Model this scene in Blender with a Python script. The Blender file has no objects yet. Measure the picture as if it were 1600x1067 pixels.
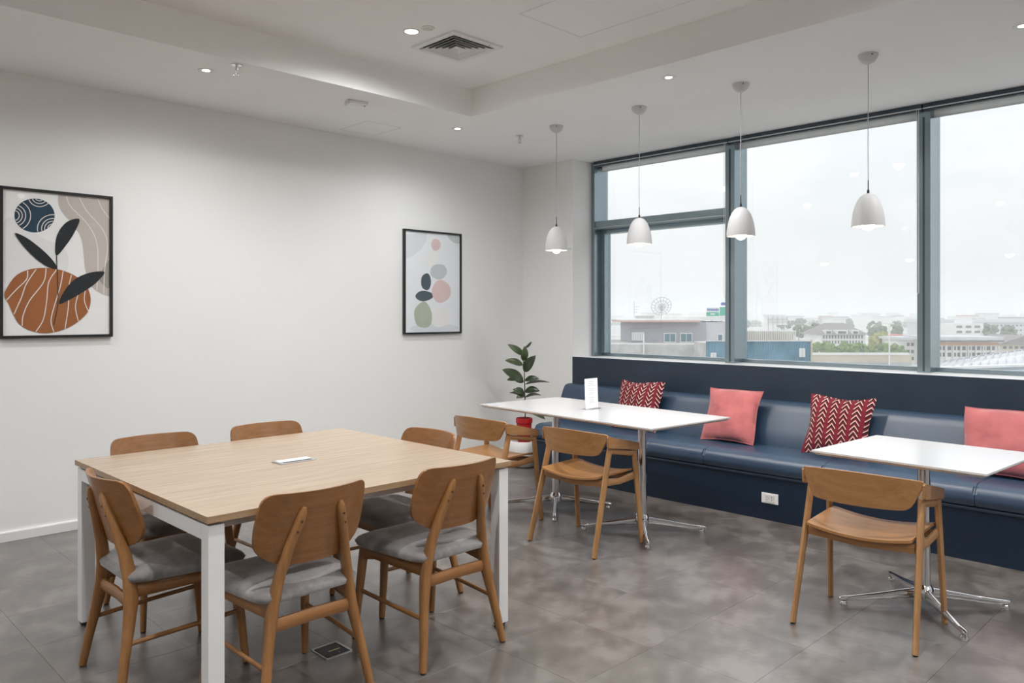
import bpy, bmesh, math, random
from mathutils import Vector, Matrix
R = math.radians
random.seed(7)
scene = bpy.context.scene
COL = scene.collection

# ------------------------------------------------------------------ camera
FPX, YAW, HORIZON, EYE = 1222.0, 45.27, 490.0, 1.40
cam_d = bpy.data.cameras.new('camera'); cam = bpy.data.objects.new('camera', cam_d); COL.objects.link(cam)
cam_d.sensor_width = 36.0; cam_d.lens = FPX / 1600 * 36.0
cam_d.shift_y = -(533.5 - HORIZON) / 1600
cam_d.clip_start = 0.05; cam_d.clip_end = 6000
cam.location = (0, 0, EYE); cam.rotation_euler = (R(90), 0, R(YAW - 90))
scene.camera = cam

# ------------------------------------------------------------------ view
vs = scene.view_settings
vs.view_transform = 'Standard'; vs.look = 'None'; vs.gamma = 1; vs.use_curve_mapping = False
vs.exposure = 0.38
cy = scene.cycles
cy.use_denoising = True
cy.max_bounces = 12; cy.diffuse_bounces = 7; cy.glossy_bounces = 5; cy.transparent_max_bounces = 12
cy.volume_bounces = 3; cy.sample_clamp_indirect = 6.0; cy.caustics_reflective = False; cy.caustics_refractive = False
try: cy.use_light_tree = True
except Exception: pass

# ------------------------------------------------------------------ node helpers
def newmat(name):
    m = bpy.data.materials.new(name); m.use_nodes = True
    nt = m.node_tree; b = nt.nodes['Principled BSDF']
    return m, nt, b
def nd(nt, kind, **kw):
    n = nt.nodes.new(kind)
    for k, v in kw.items():
        if k in n.inputs: n.inputs[k].default_value = v
        else: setattr(n, k, v)
    return n
def lk(nt, a, b): nt.links.new(a, b)
def math_n(nt, op, a, b=None, c=None):
    n = nt.nodes.new('ShaderNodeMath'); n.operation = op
    for i, x in enumerate((a, b, c)):
        if x is None: continue
        if isinstance(x, (int, float)): n.inputs[i].default_value = x
        else: nt.links.new(x, n.inputs[i])
    return n.outputs[0]
def ramp(nt, fac, stops):
    n = nt.nodes.new('ShaderNodeValToRGB'); e = n.color_ramp.elements
    while len(e) < len(stops): e.new(0.5)
    for el, (p, c) in zip(e, stops):
        el.position = p; el.color = (c[0], c[1], c[2], 1)
    nt.links.new(fac, n.inputs[0]); return n.outputs[0]
def bump(nt, b, height, strength=0.2, dist=0.01):
    n = nt.nodes.new('ShaderNodeBump'); n.inputs['Strength'].default_value = strength; n.inputs['Distance'].default_value = dist
    nt.links.new(height, n.inputs['Height']); nt.links.new(n.outputs[0], b.inputs['Normal'])
def coords(nt, which='Object', scale=(1, 1, 1)):
    t = nt.nodes.new('ShaderNodeTexCoord'); m = nt.nodes.new('ShaderNodeMapping')
    m.inputs['Scale'].default_value = scale
    nt.links.new(t.outputs[which], m.inputs[0]); return m.outputs[0]
def world_pos(nt, scale=(1, 1, 1)):
    t = nt.nodes.new('ShaderNodeNewGeometry'); m = nt.nodes.new('ShaderNodeMapping')
    m.inputs['Scale'].default_value = scale
    nt.links.new(t.outputs['Position'], m.inputs[0]); return m.outputs[0]
def noise(nt, vec, scale, detail=3, rough=0.55):
    n = nt.nodes.new('ShaderNodeTexNoise'); n.inputs['Scale'].default_value = scale
    n.inputs['Detail'].default_value = detail; n.inputs['Roughness'].default_value = rough
    nt.links.new(vec, n.inputs['Vector']); return n.outputs[0]
def plain(name, col, rough=0.5, metal=0.0, spec=0.5, var=0.06, nscale=6.0, bump_s=0.0, bscale=60.0, world=False):
    m, nt, b = newmat(name)
    v = world_pos(nt) if world else coords(nt)
    f = noise(nt, v, nscale, 4)
    lo = tuple(c * (1 - var) for c in col); hi = tuple(min(1, c * (1 + var)) for c in col)
    lk(nt, ramp(nt, f, [(0.3, lo), (0.7, hi)]), b.inputs['Base Color'])
    b.inputs['Roughness'].default_value = rough; b.inputs['Metallic'].default_value = metal
    b.inputs['Specular IOR Level'].default_value = spec
    if bump_s: bump(nt, b, noise(nt, v, bscale, 3), bump_s, 0.004)
    return m
def wood(name, lo, hi, axis='Z', rough=0.38, scale=1.0):
    m, nt, b = newmat(name)
    sc = {'X': (1.2, 22, 22), 'Y': (22, 1.2, 22), 'Z': (22, 22, 1.2)}[axis]
    v = coords(nt, 'Object', tuple(s * scale for s in sc))
    f = noise(nt, v, 2.2, 5, 0.6)
    v2 = coords(nt, 'Object', tuple(s * scale * 3.5 for s in sc))
    g = noise(nt, v2, 3.0, 3, 0.6)
    h = math_n(nt, 'ADD', math_n(nt, 'MULTIPLY', f, 0.7), math_n(nt, 'MULTIPLY', g, 0.3))
    lk(nt, ramp(nt, h, [(0.33, lo), (0.68, hi)]), b.inputs['Base Color'])
    b.inputs['Roughness'].default_value = rough
    bump(nt, b, g, 0.06, 0.002)
    return m
def emit(name, col, strength):
    m, nt, b = newmat(name)
    b.inputs['Base Color'].default_value = (0.9, 0.9, 0.9, 1)
    b.inputs['Emission Color'].default_value = (*col, 1); b.inputs['Emission Strength'].default_value = strength
    return m
def glass(name, tint=(1, 1, 1), refl=1.0):
    m = bpy.data.materials.new(name); m.use_nodes = True; nt = m.node_tree; nt.nodes.clear()
    o = nt.nodes.new('ShaderNodeOutputMaterial'); mx = nt.nodes.new('ShaderNodeMixShader')
    t = nt.nodes.new('ShaderNodeBsdfTransparent'); t.inputs[0].default_value = (*tint, 1)
    g = nt.nodes.new('ShaderNodeBsdfGlossy'); g.inputs['Roughness'].default_value = 0.0
    # the Fresnel node inverts the IOR on back faces; feed it the inverse there so that both faces of a pane act alike
    fr = nt.nodes.new('ShaderNodeFresnel'); ge = nt.nodes.new('ShaderNodeNewGeometry')
    lk(nt, math_n(nt, 'SUBTRACT', 1.5, math_n(nt, 'MULTIPLY', ge.outputs['Backfacing'], 1.5 - 1 / 1.5)), fr.inputs['IOR'])
    lk(nt, math_n(nt, 'MULTIPLY', fr.outputs[0], refl), mx.inputs[0])
    lk(nt, t.outputs[0], mx.inputs[1]); lk(nt, g.outputs[0], mx.inputs[2]); lk(nt, mx.outputs[0], o.inputs[0])
    return m

# ------------------------------------------------------------------ sky
SKY = 0.85
w = bpy.data.worlds.new('hazy_sky'); scene.world = w; w.use_nodes = True
nt = w.node_tree; nt.nodes.clear()
o = nt.nodes.new('ShaderNodeOutputWorld'); bg = nt.nodes.new('ShaderNodeBackground')
tc = nt.nodes.new('ShaderNodeTexCoord'); sp = nt.nodes.new('ShaderNodeSeparateXYZ')
lk(nt, tc.outputs['Generated'], sp.inputs[0])
mp = nt.nodes.new('ShaderNodeMapping'); mp.inputs['Scale'].default_value = (1.6, 1.6, 5.0)
lk(nt, tc.outputs['Generated'], mp.inputs[0])
cl = noise(nt, mp.outputs[0], 2.6, 6, 0.58)
clouds = ramp(nt, cl, [(0.40, (0.82, 0.85, 0.90)), (0.60, (0.97, 0.98, 1.0))])
up = math_n(nt, 'MAXIMUM', sp.outputs[2], 0.0)
grad = math_n(nt, 'ADD', math_n(nt, 'MULTIPLY', up, 0.9), 0.92)
hz = ramp(nt, up, [(0.0, (0, 0, 0)), (0.30, (1, 1, 1))])
mxc = nt.nodes.new('ShaderNodeMixRGB'); mxc.inputs[1].default_value = (0.90, 0.895, 0.90, 1)
lk(nt, hz, mxc.inputs[0]); lk(nt, clouds, mxc.inputs[2])
lk(nt, mxc.outputs[0], bg.inputs[0])
lk(nt, math_n(nt, 'MULTIPLY', grad, SKY), bg.inputs[1]); lk(nt, bg.outputs[0], o.inputs[0])

# ------------------------------------------------------------------ mesh helpers
def tag(o, label=None, cat=None, group=None, kind=None):
    if label: o['label'] = label
    if cat: o['category'] = cat
    if group: o['group'] = group
    if kind: o['kind'] = kind
    return o
def obj(name, bm, mat, parent=None, smooth=40, loc=None):
    bmesh.ops.recalc_face_normals(bm, faces=bm.faces)
    me = bpy.data.meshes.new(name); bm.to_mesh(me); bm.free()
    if mat is not None: me.materials.append(mat)
    if smooth:
        for p in me.polygons: p.use_smooth = True
        me.set_sharp_from_angle(angle=R(smooth))
    ob = bpy.data.objects.new(name, me); COL.objects.link(ob)
    if parent is not None: ob.parent = parent
    if loc is not None: ob.location = loc
    return ob
def share(src, name, parent=None, loc=None, rot=None, scale=None):
    ob = bpy.data.objects.new(name, src.data if hasattr(src, 'data') else src); COL.objects.link(ob)
    if parent is not None: ob.parent = parent
    if loc is not None: ob.location = loc
    if rot is not None: ob.rotation_euler = rot
    if scale is not None: ob.scale = scale
    return ob
def thing(name, label, cat, loc=(0, 0, 0), rotz=0.0, group=None):
    e = bpy.data.objects.new(name, None); COL.objects.link(e); e.empty_display_size = 0.1
    e.location = loc; e.rotation_euler = (0, 0, R(rotz))
    return tag(e, label, cat, group)
def copy_tree(o, parent=None):
    c = o.copy(); COL.objects.link(c)
    if parent is not None: c.parent = parent
    for ch in list(o.children): copy_tree(ch, c)
    return c
def new(): return bmesh.new()
def box(bm, x0, x1, y0, y1, z0, z1, bev=0.0, seg=2):
    vsx = [bm.verts.new((x, y, z)) for z in (z0, z1) for y in (y0, y1) for x in (x0, x1)]
    fs = [bm.faces.new([vsx[i] for i in q]) for q in ((0, 2, 3, 1), (4, 5, 7, 6), (0, 1, 5, 4), (2, 6, 7, 3), (0, 4, 6, 2), (1, 3, 7, 5))]
    if bev:
        es = list({e for f in fs for e in f.edges})
        bmesh.ops.bevel(bm, geom=es, offset=bev, segments=seg, affect='EDGES', profile=0.5)
    return bm
def wn(o):
    m = o.modifiers.new('weighted', 'WEIGHTED_NORMAL'); m.keep_sharp = True; return o
def bx(name, dims, mat, parent=None, bev=0.0, smooth=40):
    o = obj(name, box(new(), *dims, bev=bev), mat, parent, smooth if bev else 0)
    if bev: wn(o)
    return o
def prism(bm, pts, axis, a0, a1, bev=0.0):
    """polygon in the plane normal to axis, extruded a0..a1. axis X: pts=(y,z); Y: (x,z); Z: (x,y)"""
    def P(p, a): return {'X': (a, p[0], p[1]), 'Y': (p[0], a, p[1]), 'Z': (p[0], p[1], a)}[axis]
    A = [bm.verts.new(P(p, a0)) for p in pts]; B = [bm.verts.new(P(p, a1)) for p in pts]
    fs = [bm.faces.new(A), bm.faces.new(B[::-1])]
    n = len(pts)
    for i in range(n): bm.faces.new((A[i], B[i], B[(i + 1) % n], A[(i + 1) % n]))
    if bev:
        es = list({e for f in fs for e in f.edges})
        bmesh.ops.bevel(bm, geom=es, offset=bev, segments=2, affect='EDGES')
    return bm
def lathe(bm, prof, n=24, c=(0, 0, 0), cap=True):
    rings = []
    for r, z in prof:
        if r < 1e-6: rings.append([bm.verts.new((c[0], c[1], c[2] + z))])
        else: rings.append([bm.verts.new((c[0] + r * math.cos(2 * math.pi * i / n), c[1] + r * math.sin(2 * math.pi * i / n), c[2] + z)) for i in range(n)])
    for a, b in zip(rings, rings[1:]):
        for i in range(n):
            j = (i + 1) % n
            if len(a) == 1 and len(b) == 1: continue
            if len(a) == 1: bm.faces.new((a[0], b[i], b[j]))
            elif len(b) == 1: bm.faces.new((a[i], a[j], b[0]))
            else: bm.faces.new((a[i], a[j], b[j], b[i]))
    if cap:
        for rg in (rings[0], rings[-1]):
            if len(rg) > 2: bm.faces.new(rg)
    return bm
def sweep(bm, path, secs, wdir=(1, 0, 0), n=8, power=4.0):
    """superellipse section (w,d) along a path; wdir is the width direction"""
    pts = [Vector(p) for p in path]; wd = Vector(wdir); rings = []
    if not isinstance(secs, list): secs = [secs] * len(pts)
    for i, p in enumerate(pts):
        t = (pts[min(i + 1, len(pts) - 1)] - pts[max(i - 1, 0)]).normalized()
        a = (wd - t * wd.dot(t)).normalized(); b = t.cross(a)
        W, D = secs[i]; ring = []
        for k in range(n):
            th = 2 * math.pi * (k + 0.5) / n; c, s = math.cos(th), math.sin(th)
            q = (abs(c) ** power + abs(s) ** power) ** (-1 / power)
            ring.append(bm.verts.new(p + a * (c * q * W / 2) + b * (s * q * D / 2)))
        rings.append(ring)
    for A, B in zip(rings, rings[1:]):
        for k in range(n):
            j = (k + 1) % n; bm.faces.new((A[k], A[j], B[j], B[k]))
    bm.faces.new(rings[0]); bm.faces.new(rings[-1][::-1])
    return bm
def tube(bm, path, r, n=10):
    return sweep(bm, path, (2 * r, 2 * r), (0.31, 0.52, 0.79), n, 2.0)
def roundpoly(pts, rad, n=5):
    out = []; N = len(pts)
    if not isinstance(rad, (list, tuple)): rad = [rad] * N
    for i in range(N):
        p0, p, p1 = Vector(pts[i - 1]), Vector(pts[i]), Vector(pts[(i + 1) % N])
        a = (p0 - p); b = (p1 - p); r = min(rad[i], a.length * .48, b.length * .48)
        A = p + a.normalized() * r; B = p + b.normalized() * r
        for k in range(n + 1):
            t = k / n; out.append(tuple(A * (1 - t) ** 2 + p * 2 * t * (1 - t) + B * t * t))
    return out
def shell(bm, outline, f_lo, f_hi, rings=6, center=None):
    """closed body between two sheets over an outline; f(x,y,r)->3D point, r is 0 at the centre and 1 on the rim"""
    cx = sum(p[0] for p in outline) / len(outline) if center is None else center[0]
    cy_ = sum(p[1] for p in outline) / len(outline) if center is None else center[1]
    n = len(outline); sheets = []
    for f in (f_lo, f_hi):
        rg = [[bm.verts.new(f(cx, cy_, 0.0))]]
        for k in range(1, rings + 1):
            t = k / rings; t = 1 - (1 - t) ** 1.5
            rg.append([bm.verts.new(f(cx + (x - cx) * t, cy_ + (y - cy_) * t, t)) for x, y in outline])
        for a, b in zip(rg, rg[1:]):
            for i in range(n):
                j = (i + 1) % n
                if len(a) == 1: bm.faces.new((a[0], b[i], b[j]))
                else: bm.faces.new((a[i], a[j], b[j], b[i]))
        sheets.append(rg[-1])
    for i in range(n):
        j = (i + 1) % n; bm.faces.new((sheets[0][i], sheets[0][j], sheets[1][j], sheets[1][i]))
    return bm
def dense(o, step=.02):
    out = []
    for i, p in enumerate(o):
        q = o[(i + 1) % len(o)]; d = math.dist(p, q); k = max(1, int(d / step))
        out += [(p[0] + (q[0] - p[0]) * j / k, p[1] + (q[1] - p[1]) * j / k) for j in range(k)]
    return out
def poly(bm, pts3):
    bm.faces.new([bm.verts.new(p) for p in pts3]); return bm

# ------------------------------------------------------------------ materials
M = {}
M['wall'] = plain('wall_paint', (0.88, 0.88, 0.865), 0.75, var=0.012, nscale=1.5, bump_s=0.03, bscale=220)
M['ceil'] = plain('ceiling_paint', (0.93, 0.93, 0.92), 0.8, var=0.012, nscale=1.5)
M['white'] = plain('white_paint', (0.82, 0.82, 0.81), 0.4, var=0.02)
M['whitemetal'] = plain('white_powder_coat', (0.80, 0.795, 0.785), 0.35, var=0.02)
M['laminate'] = plain('white_laminate', (0.60, 0.605, 0.62), 0.20, var=0.01)
M['lamedge'] = plain('laminate_edge', (0.72, 0.70, 0.68), 0.4)
M['black'] = plain('black_plastic', (0.012, 0.012, 0.013), 0.4)
M['blackframe'] = plain('black_frame', (0.010, 0.010, 0.011), 0.32)
M['chrome'] = plain('chrome', (0.72, 0.72, 0.73), 0.07, metal=1.0, var=0.02)
M['alu'] = plain('brushed_metal', (0.62, 0.62, 0.62), 0.3, metal=1.0)
M['frame'] = plain('window_frame_grey', (0.28, 0.35, 0.385), 0.24, metal=0.75, var=0.03)
M['track'] = plain('blind_track_navy', (0.045, 0.065, 0.085), 0.35)
def blindmat():
    m = bpy.data.materials.new('blind_fabric'); m.use_nodes = True; nt = m.node_tree; nt.nodes.clear()
    o = nt.nodes.new('ShaderNodeOutputMaterial'); mx = nt.nodes.new('ShaderNodeMixShader'); mx.inputs[0].default_value = .85
    d = nt.nodes.new('ShaderNodeBsdfDiffuse'); t = nt.nodes.new('ShaderNodeBsdfTranslucent')
    c = ramp(nt, noise(nt, coords(nt), 300, 2), [(.3, (.86, .86, .85)), (.7, (.92, .92, .91))])
    lk(nt, c, d.inputs[0]); lk(nt, c, t.inputs[0]); lk(nt, d.outputs[0], mx.inputs[1]); lk(nt, t.outputs[0], mx.inputs[2]); lk(nt, mx.outputs[0], o.inputs[0]); return m
M['blind'] = blindmat()
M['panel'] = plain('navy_panel', (0.020, 0.034, 0.056), 0.42, var=0.08, bump_s=0.05, bscale=150)
M['leather'] = plain('navy_leather', (0.016, 0.045, 0.092), 0.43, spec=1.0, var=0.08, nscale=9, bump_s=0.10, bscale=260)
M['base'] = plain('navy_base', (0.005, 0.017, 0.038), 0.40, var=0.06)
M['oak_x'] = wood('table_oak', (0.37, 0.270, 0.178), (0.50, 0.382, 0.268), 'X', 0.24)
M['oak_edge'] = wood('table_edge_oak', (0.30, 0.19, 0.10), (0.43, 0.28, 0.16), 'X', 0.4)
M['ch_z'] = wood('chair_oak_upright', (0.24, 0.105, 0.032), (0.38, 0.185, 0.066), 'Z', 0.32)
M['ch_x'] = wood('chair_oak_cross', (0.23, 0.095, 0.028), (0.35, 0.160, 0.054), 'X', 0.28)
M['ch_y'] = wood('chair_oak_side', (0.24, 0.105, 0.032), (0.38, 0.185, 0.066), 'Y', 0.32)
M['arm_z'] = wood('armchair_oak_upright', (0.33, 0.165, 0.062), (0.47, 0.255, 0.110), 'Z', 0.38)
M['arm_x'] = wood('armchair_oak_cross', (0.31, 0.145, 0.050), (0.44, 0.225, 0.088), 'X', 0.34)
M['arm_y'] = wood('armchair_oak_side', (0.35, 0.175, 0.068), (0.49, 0.27, 0.12), 'Y', 0.38)
M['plug'] = plain('dark_wood_plug', (0.06, 0.03, 0.015), 0.5)
M['bulb'] = emit('lamp_bulb', (1.0, 0.86, 0.70), 9.0)
M['led'] = emit('downlight_lens', (1.0, 0.95, 0.88), 12.0)
M['lampwhite'] = plain('lamp_matte_white', (0.66, 0.655, 0.65), 0.55, var=0.02)
M['shade'] = plain('lamp_shade_grey', (0.50, 0.495, 0.49), 0.55, var=0.02)
M['pane'] = glass('window_glass', (0.97, 0.985, 0.985), 1.0)
M['pictureglass'] = glass('picture_glass', (1, 1, 1), 0.2)
M['acrylic'] = glass('clear_acrylic', (0.95, 0.96, 0.97), 1.0)
M['red'] = plain('red_pot', (0.42, 0.012, 0.016), 0.4, var=0.15)
M['ceramic'] = plain('white_ceramic', (0.80, 0.79, 0.77), 0.3)
M['soil'] = plain('soil', (0.03, 0.02, 0.014), 0.95, var=0.4, nscale=60)
M['stem'] = plain('plant_stem', (0.045, 0.045, 0.025), 0.6)

def leafmat():
    m, nt, b = newmat('rubber_leaf')
    v = coords(nt, 'Object'); f = noise(nt, v, 18, 4)
    oi = nt.nodes.new('ShaderNodeObjectInfo')
    h = math_n(nt, 'ADD', math_n(nt, 'MULTIPLY', f, 0.6), math_n(nt, 'MULTIPLY', oi.outputs['Random'], 0.4))
    lk(nt, ramp(nt, h, [(0.25, (0.018, 0.030, 0.014)), (0.75, (0.075, 0.105, 0.045))]), b.inputs['Base Color'])
    b.inputs['Roughness'].default_value = 0.3; return m
M['leaf'] = leafmat()
def velvet():
    m, nt, b = newmat('grey_velvet')
    v = coords(nt, 'Object'); f = noise(nt, v, 7, 5, 0.65)
    lk(nt, ramp(nt, f, [(0.34, (0.17, 0.155, 0.15)), (0.50, (0.26, 0.245, 0.238)), (0.68, (0.37, 0.355, 0.345))]), b.inputs['Base Color'])
    b.inputs['Roughness'].default_value = 0.85
    b.inputs['Sheen Weight'].default_value = 0.5; b.inputs['Sheen Roughness'].default_value = 0.4
    bump(nt, b, noise(nt, v, 400, 2), 0.25, 0.002); return m
M['velvet'] = velvet()
def pinkmat():
    m, nt, b = newmat('pink_velvet')
    v = coords(nt, 'Object'); f = noise(nt, v, 7, 4)
    lk(nt, ramp(nt, f, [(0.3, (0.42, 0.110, 0.118)), (0.7, (0.55, 0.160, 0.160))]), b.inputs['Base Color'])
    b.inputs['Roughness'].default_value = 0.85; b.inputs['Sheen Weight'].default_value = 0.4
    bump(nt, b, noise(nt, v, 9, 2, 0.4), 0.6, 0.02); return m
M['pink'] = pinkmat()
def chevron(name, flip):
    m, nt, b = newmat(name)
    t = nt.nodes.new('ShaderNodeTexCoord'); s = nt.nodes.new('ShaderNodeSeparateXYZ')
    lk(nt, t.outputs['Object'], s.inputs[0])
    CW, RH = 0.076, 0.037
    fx = math_n(nt, 'SUBTRACT', math_n(nt, 'FRACT', math_n(nt, 'DIVIDE', math_n(nt, 'ADD', s.outputs[0], 5.0), CW)), 0.5)
    ax = math_n(nt, 'ABSOLUTE', fx)                       # 0 in the middle of a column
    k = -1.0 if flip else 1.0
    zz = math_n(nt, 'ADD', math_n(nt, 'DIVIDE', math_n(nt, 'ADD', s.outputs[2], 5.0), RH), math_n(nt, 'MULTIPLY', ax, 2.7 * k))
    fz = math_n(nt, 'FRACT', zz)
    inside = math_n(nt, 'LESS_THAN', ax, 0.34)
    stroke = math_n(nt, 'MULTIPLY', inside, math_n(nt, 'LESS_THAN', fz, 0.24))
    gt = math_n(nt, 'GREATER_THAN', fz, 0.58)
    dark = math_n(nt, 'MULTIPLY', inside, gt)
    m1 = nt.nodes.new('ShaderNodeMixRGB'); m1.inputs[1].default_value = (0.190, 0.010, 0.026, 1); m1.inputs[2].default_value = (0.035, 0.004, 0.006, 1)
    lk(nt, dark, m1.inputs[0])
    m2 = nt.nodes.new('ShaderNodeMixRGB'); m2.inputs[2].default_value = (0.78, 0.56, 0.50, 1)
    lk(nt, stroke, m2.inputs[0]); lk(nt, m1.outputs[0], m2.inputs[1]); lk(nt, m2.outputs[0], b.inputs['Base Color'])
    b.inputs['Roughness'].default_value = 0.9
    bump(nt, b, stroke, 0.3, 0.003); return m
M['chev_up'] = chevron('chevron_fabric_up', False)
M['chev_dn'] = chevron('chevron_fabric_down', True)
def floormat(name, pattern=False):
    m, nt, b = newmat(name)
    v = world_pos(nt); oi = nt.nodes.new('ShaderNodeObjectInfo')
    off = nt.nodes.new('ShaderNodeVectorMath'); off.operation = 'ADD'
    cmb = nt.nodes.new('ShaderNodeCombineXYZ')
    lk(nt, math_n(nt, 'MULTIPLY', oi.outputs['Random'], 0.10), cmb.inputs[2])
    lk(nt, v, off.inputs[0]); lk(nt, cmb.outputs[0], off.inputs[1]); vv = off.outputs[0]
    f = noise(nt, vv, 4.2, 4, 0.52); g = noise(nt, vv, 17, 2, 0.5)
    h = math_n(nt, 'ADD', math_n(nt, 'ADD', math_n(nt, 'MULTIPLY', f, 0.70), math_n(nt, 'MULTIPLY', g, 0.30)),
               math_n(nt, 'MULTIPLY', math_n(nt, 'SUBTRACT', oi.outputs['Random'], 0.5), 0.012))
    col = ramp(nt, h, [(0.40, (0.086, 0.073, 0.065)), (0.50, (0.124, 0.108, 0.098)), (0.60, (0.180, 0.161, 0.149))])
    lk(nt, col, b.inputs['Base Color'])
    lk(nt, math_n(nt, 'ADD', math_n(nt, 'MULTIPLY', g, 0.04), 0.31), b.inputs['Roughness'])
    b.inputs['Specular IOR Level'].default_value = 0.95; b.inputs['Coat Weight'].default_value = 0.5; b.inputs['Coat Roughness'].default_value = 0.32
    return m
M['floor'] = floormat('floor_vinyl'); M['grout'] = plain('floor_joint', (0.07, 0.064, 0.06), 0.6)

# ------------------------------------------------------------------ room shell
XC, XG, YW, ZC, ZU, ZS = 5.705, 6.15, 5.60, 2.885, 3.089, 0.982   # column face, glass, art wall, soffit, recess, sill
X0, Y0 = -3.6, -6.4
def struct(o): return tag(o, kind='structure')
floor = struct(bx('floor', (X0 - .1, 6.25, Y0 - .1, YW + .1, -0.20, -0.0025), M['floor']))
TP = 0.4575; t0 = None
tm = box(new(), -TP / 2 + .0004, TP / 2 - .0004, -TP / 2 + .0004, TP / 2 - .0004, -0.0025, 0.0, bev=0.0004, seg=1)
first = None
for i in range(-3, 11):
    for j in range(-4, 10):
        x = 0.885 + TP * (i + .5); y = 1.46 + TP * (j + .5)
        if x > 5.75 or y > YW + .2: continue
        if first is None: first = obj('floor_tile', tm, M['floor'], floor, 0, (x, y, 0))
        else: share(first, 'floor_tile', floor, (x, y, 0))
struct(bx('wall_back', (X0 - .1, XC + .5, YW, YW + .15, 0, 3.3), M['wall']))
struct(bx('wall_column', (XC, 6.25, 4.93, YW, 0, 3.3), M['wall']))
struct(bx('wall_left', (X0 - .15, X0, Y0 - .1, YW, 0, 3.3), M['wall']))
struct(bx('wall_front', (X0, 6.25, Y0 - .15, Y0, 0, 3.3), M['wall']))
struct(bx('wall_window', (XC + .012, 6.22, Y0, 4.93, 0, ZS - .012), M['wall']))
struct(bx('trim_1', (XC + .010, XG + .03, Y0, 4.93, ZS - .012, ZS), M['white'])); bpy.data.objects['trim_1']['label'] = 'white window sill'
# baseboard
bb = prism(new(), [(YW, 0), (YW - .014, 0), (YW - .014, .055), (YW - .010, .062), (YW, .062)], 'X', X0, XC)
struct(obj('baseboard_back', bb, M['white'], None, 0))
bb = prism(new(), [(XC, 0), (XC - .014, 0), (XC - .014, .055), (XC - .010, .062), (XC, .062)], 'Y', 4.94, YW - .014)
struct(obj('baseboard_column', bb, M['white'], None, 0))
# ceiling: one body, soffit ring round a raised field
RX0, RX1, RY0, RY1 = -2.4, 3.93, -5.4, 4.405
cb = new()
def quad(*p): poly(cb, p)
xs = (X0, RX0, RX1, 6.25); ys = (Y0, RY0, RY1, YW)
for i in range(3):
    for j in range(3):
        if i == 1 and j == 1: continue
        quad((xs[i], ys[j], ZC), (xs[i + 1], ys[j], ZC), (xs[i + 1], ys[j + 1], ZC), (xs[i], ys[j + 1], ZC))
quad((RX0, RY0, ZU), (RX1, RY0, ZU), (RX1, RY1, ZU), (RX0, RY1, ZU))
for a, b_ in (((RX0, RY0), (RX1, RY0)), ((RX1, RY0), (RX1, RY1)), ((RX1, RY1), (RX0, RY1)), ((RX0, RY1), (RX0, RY0))):
    quad((*a, ZC), (*b_, ZC), (*b_, ZU), (*a, ZU))
quad((X0 - .2, Y0 - .2, 3.32), (6.3, Y0 - .2, 3.32), (6.3, YW + .2, 3.32), (X0 - .2, YW + .2, 3.32))
for a, b_ in (((X0, Y0), (6.25, Y0)), ((6.25, Y0), (6.25, YW)), ((6.25, YW), (X0, YW)), ((X0, YW), (X0, Y0))):
    quad((*a, ZC), (*b_, ZC), (*b_, 3.32), (*a, 3.32))
bmesh.ops.remove_doubles(cb, verts=cb.verts, dist=1e-5)
ceiling = struct(obj('ceiling', cb, M['ceil'], None, 0))
def hatch(x0, x1, y0, y1, z, lab):
    b = new(); t = .004
    box(b, x0, x1, y0, y0 + t, z - .0015, z + .01); box(b, x0, x1, y1 - t, y1, z - .0015, z + .01)
    box(b, x0, x0 + t, y0, y1, z - .0015, z + .01); box(b, x1 - t, x1, y0, y1, z - .0015, z + .01)
    h = obj('access_hatch', b, M['lamedge'], ceiling, 0); h['label'] = lab
hatch(3.13, 3.66, 2.30, 3.10, ZU, 'thin seam of a square ceiling hatch')
hatch(3.45, 3.77, 5.06, 5.45, ZC, 'thin seam of a small ceiling hatch')

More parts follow.
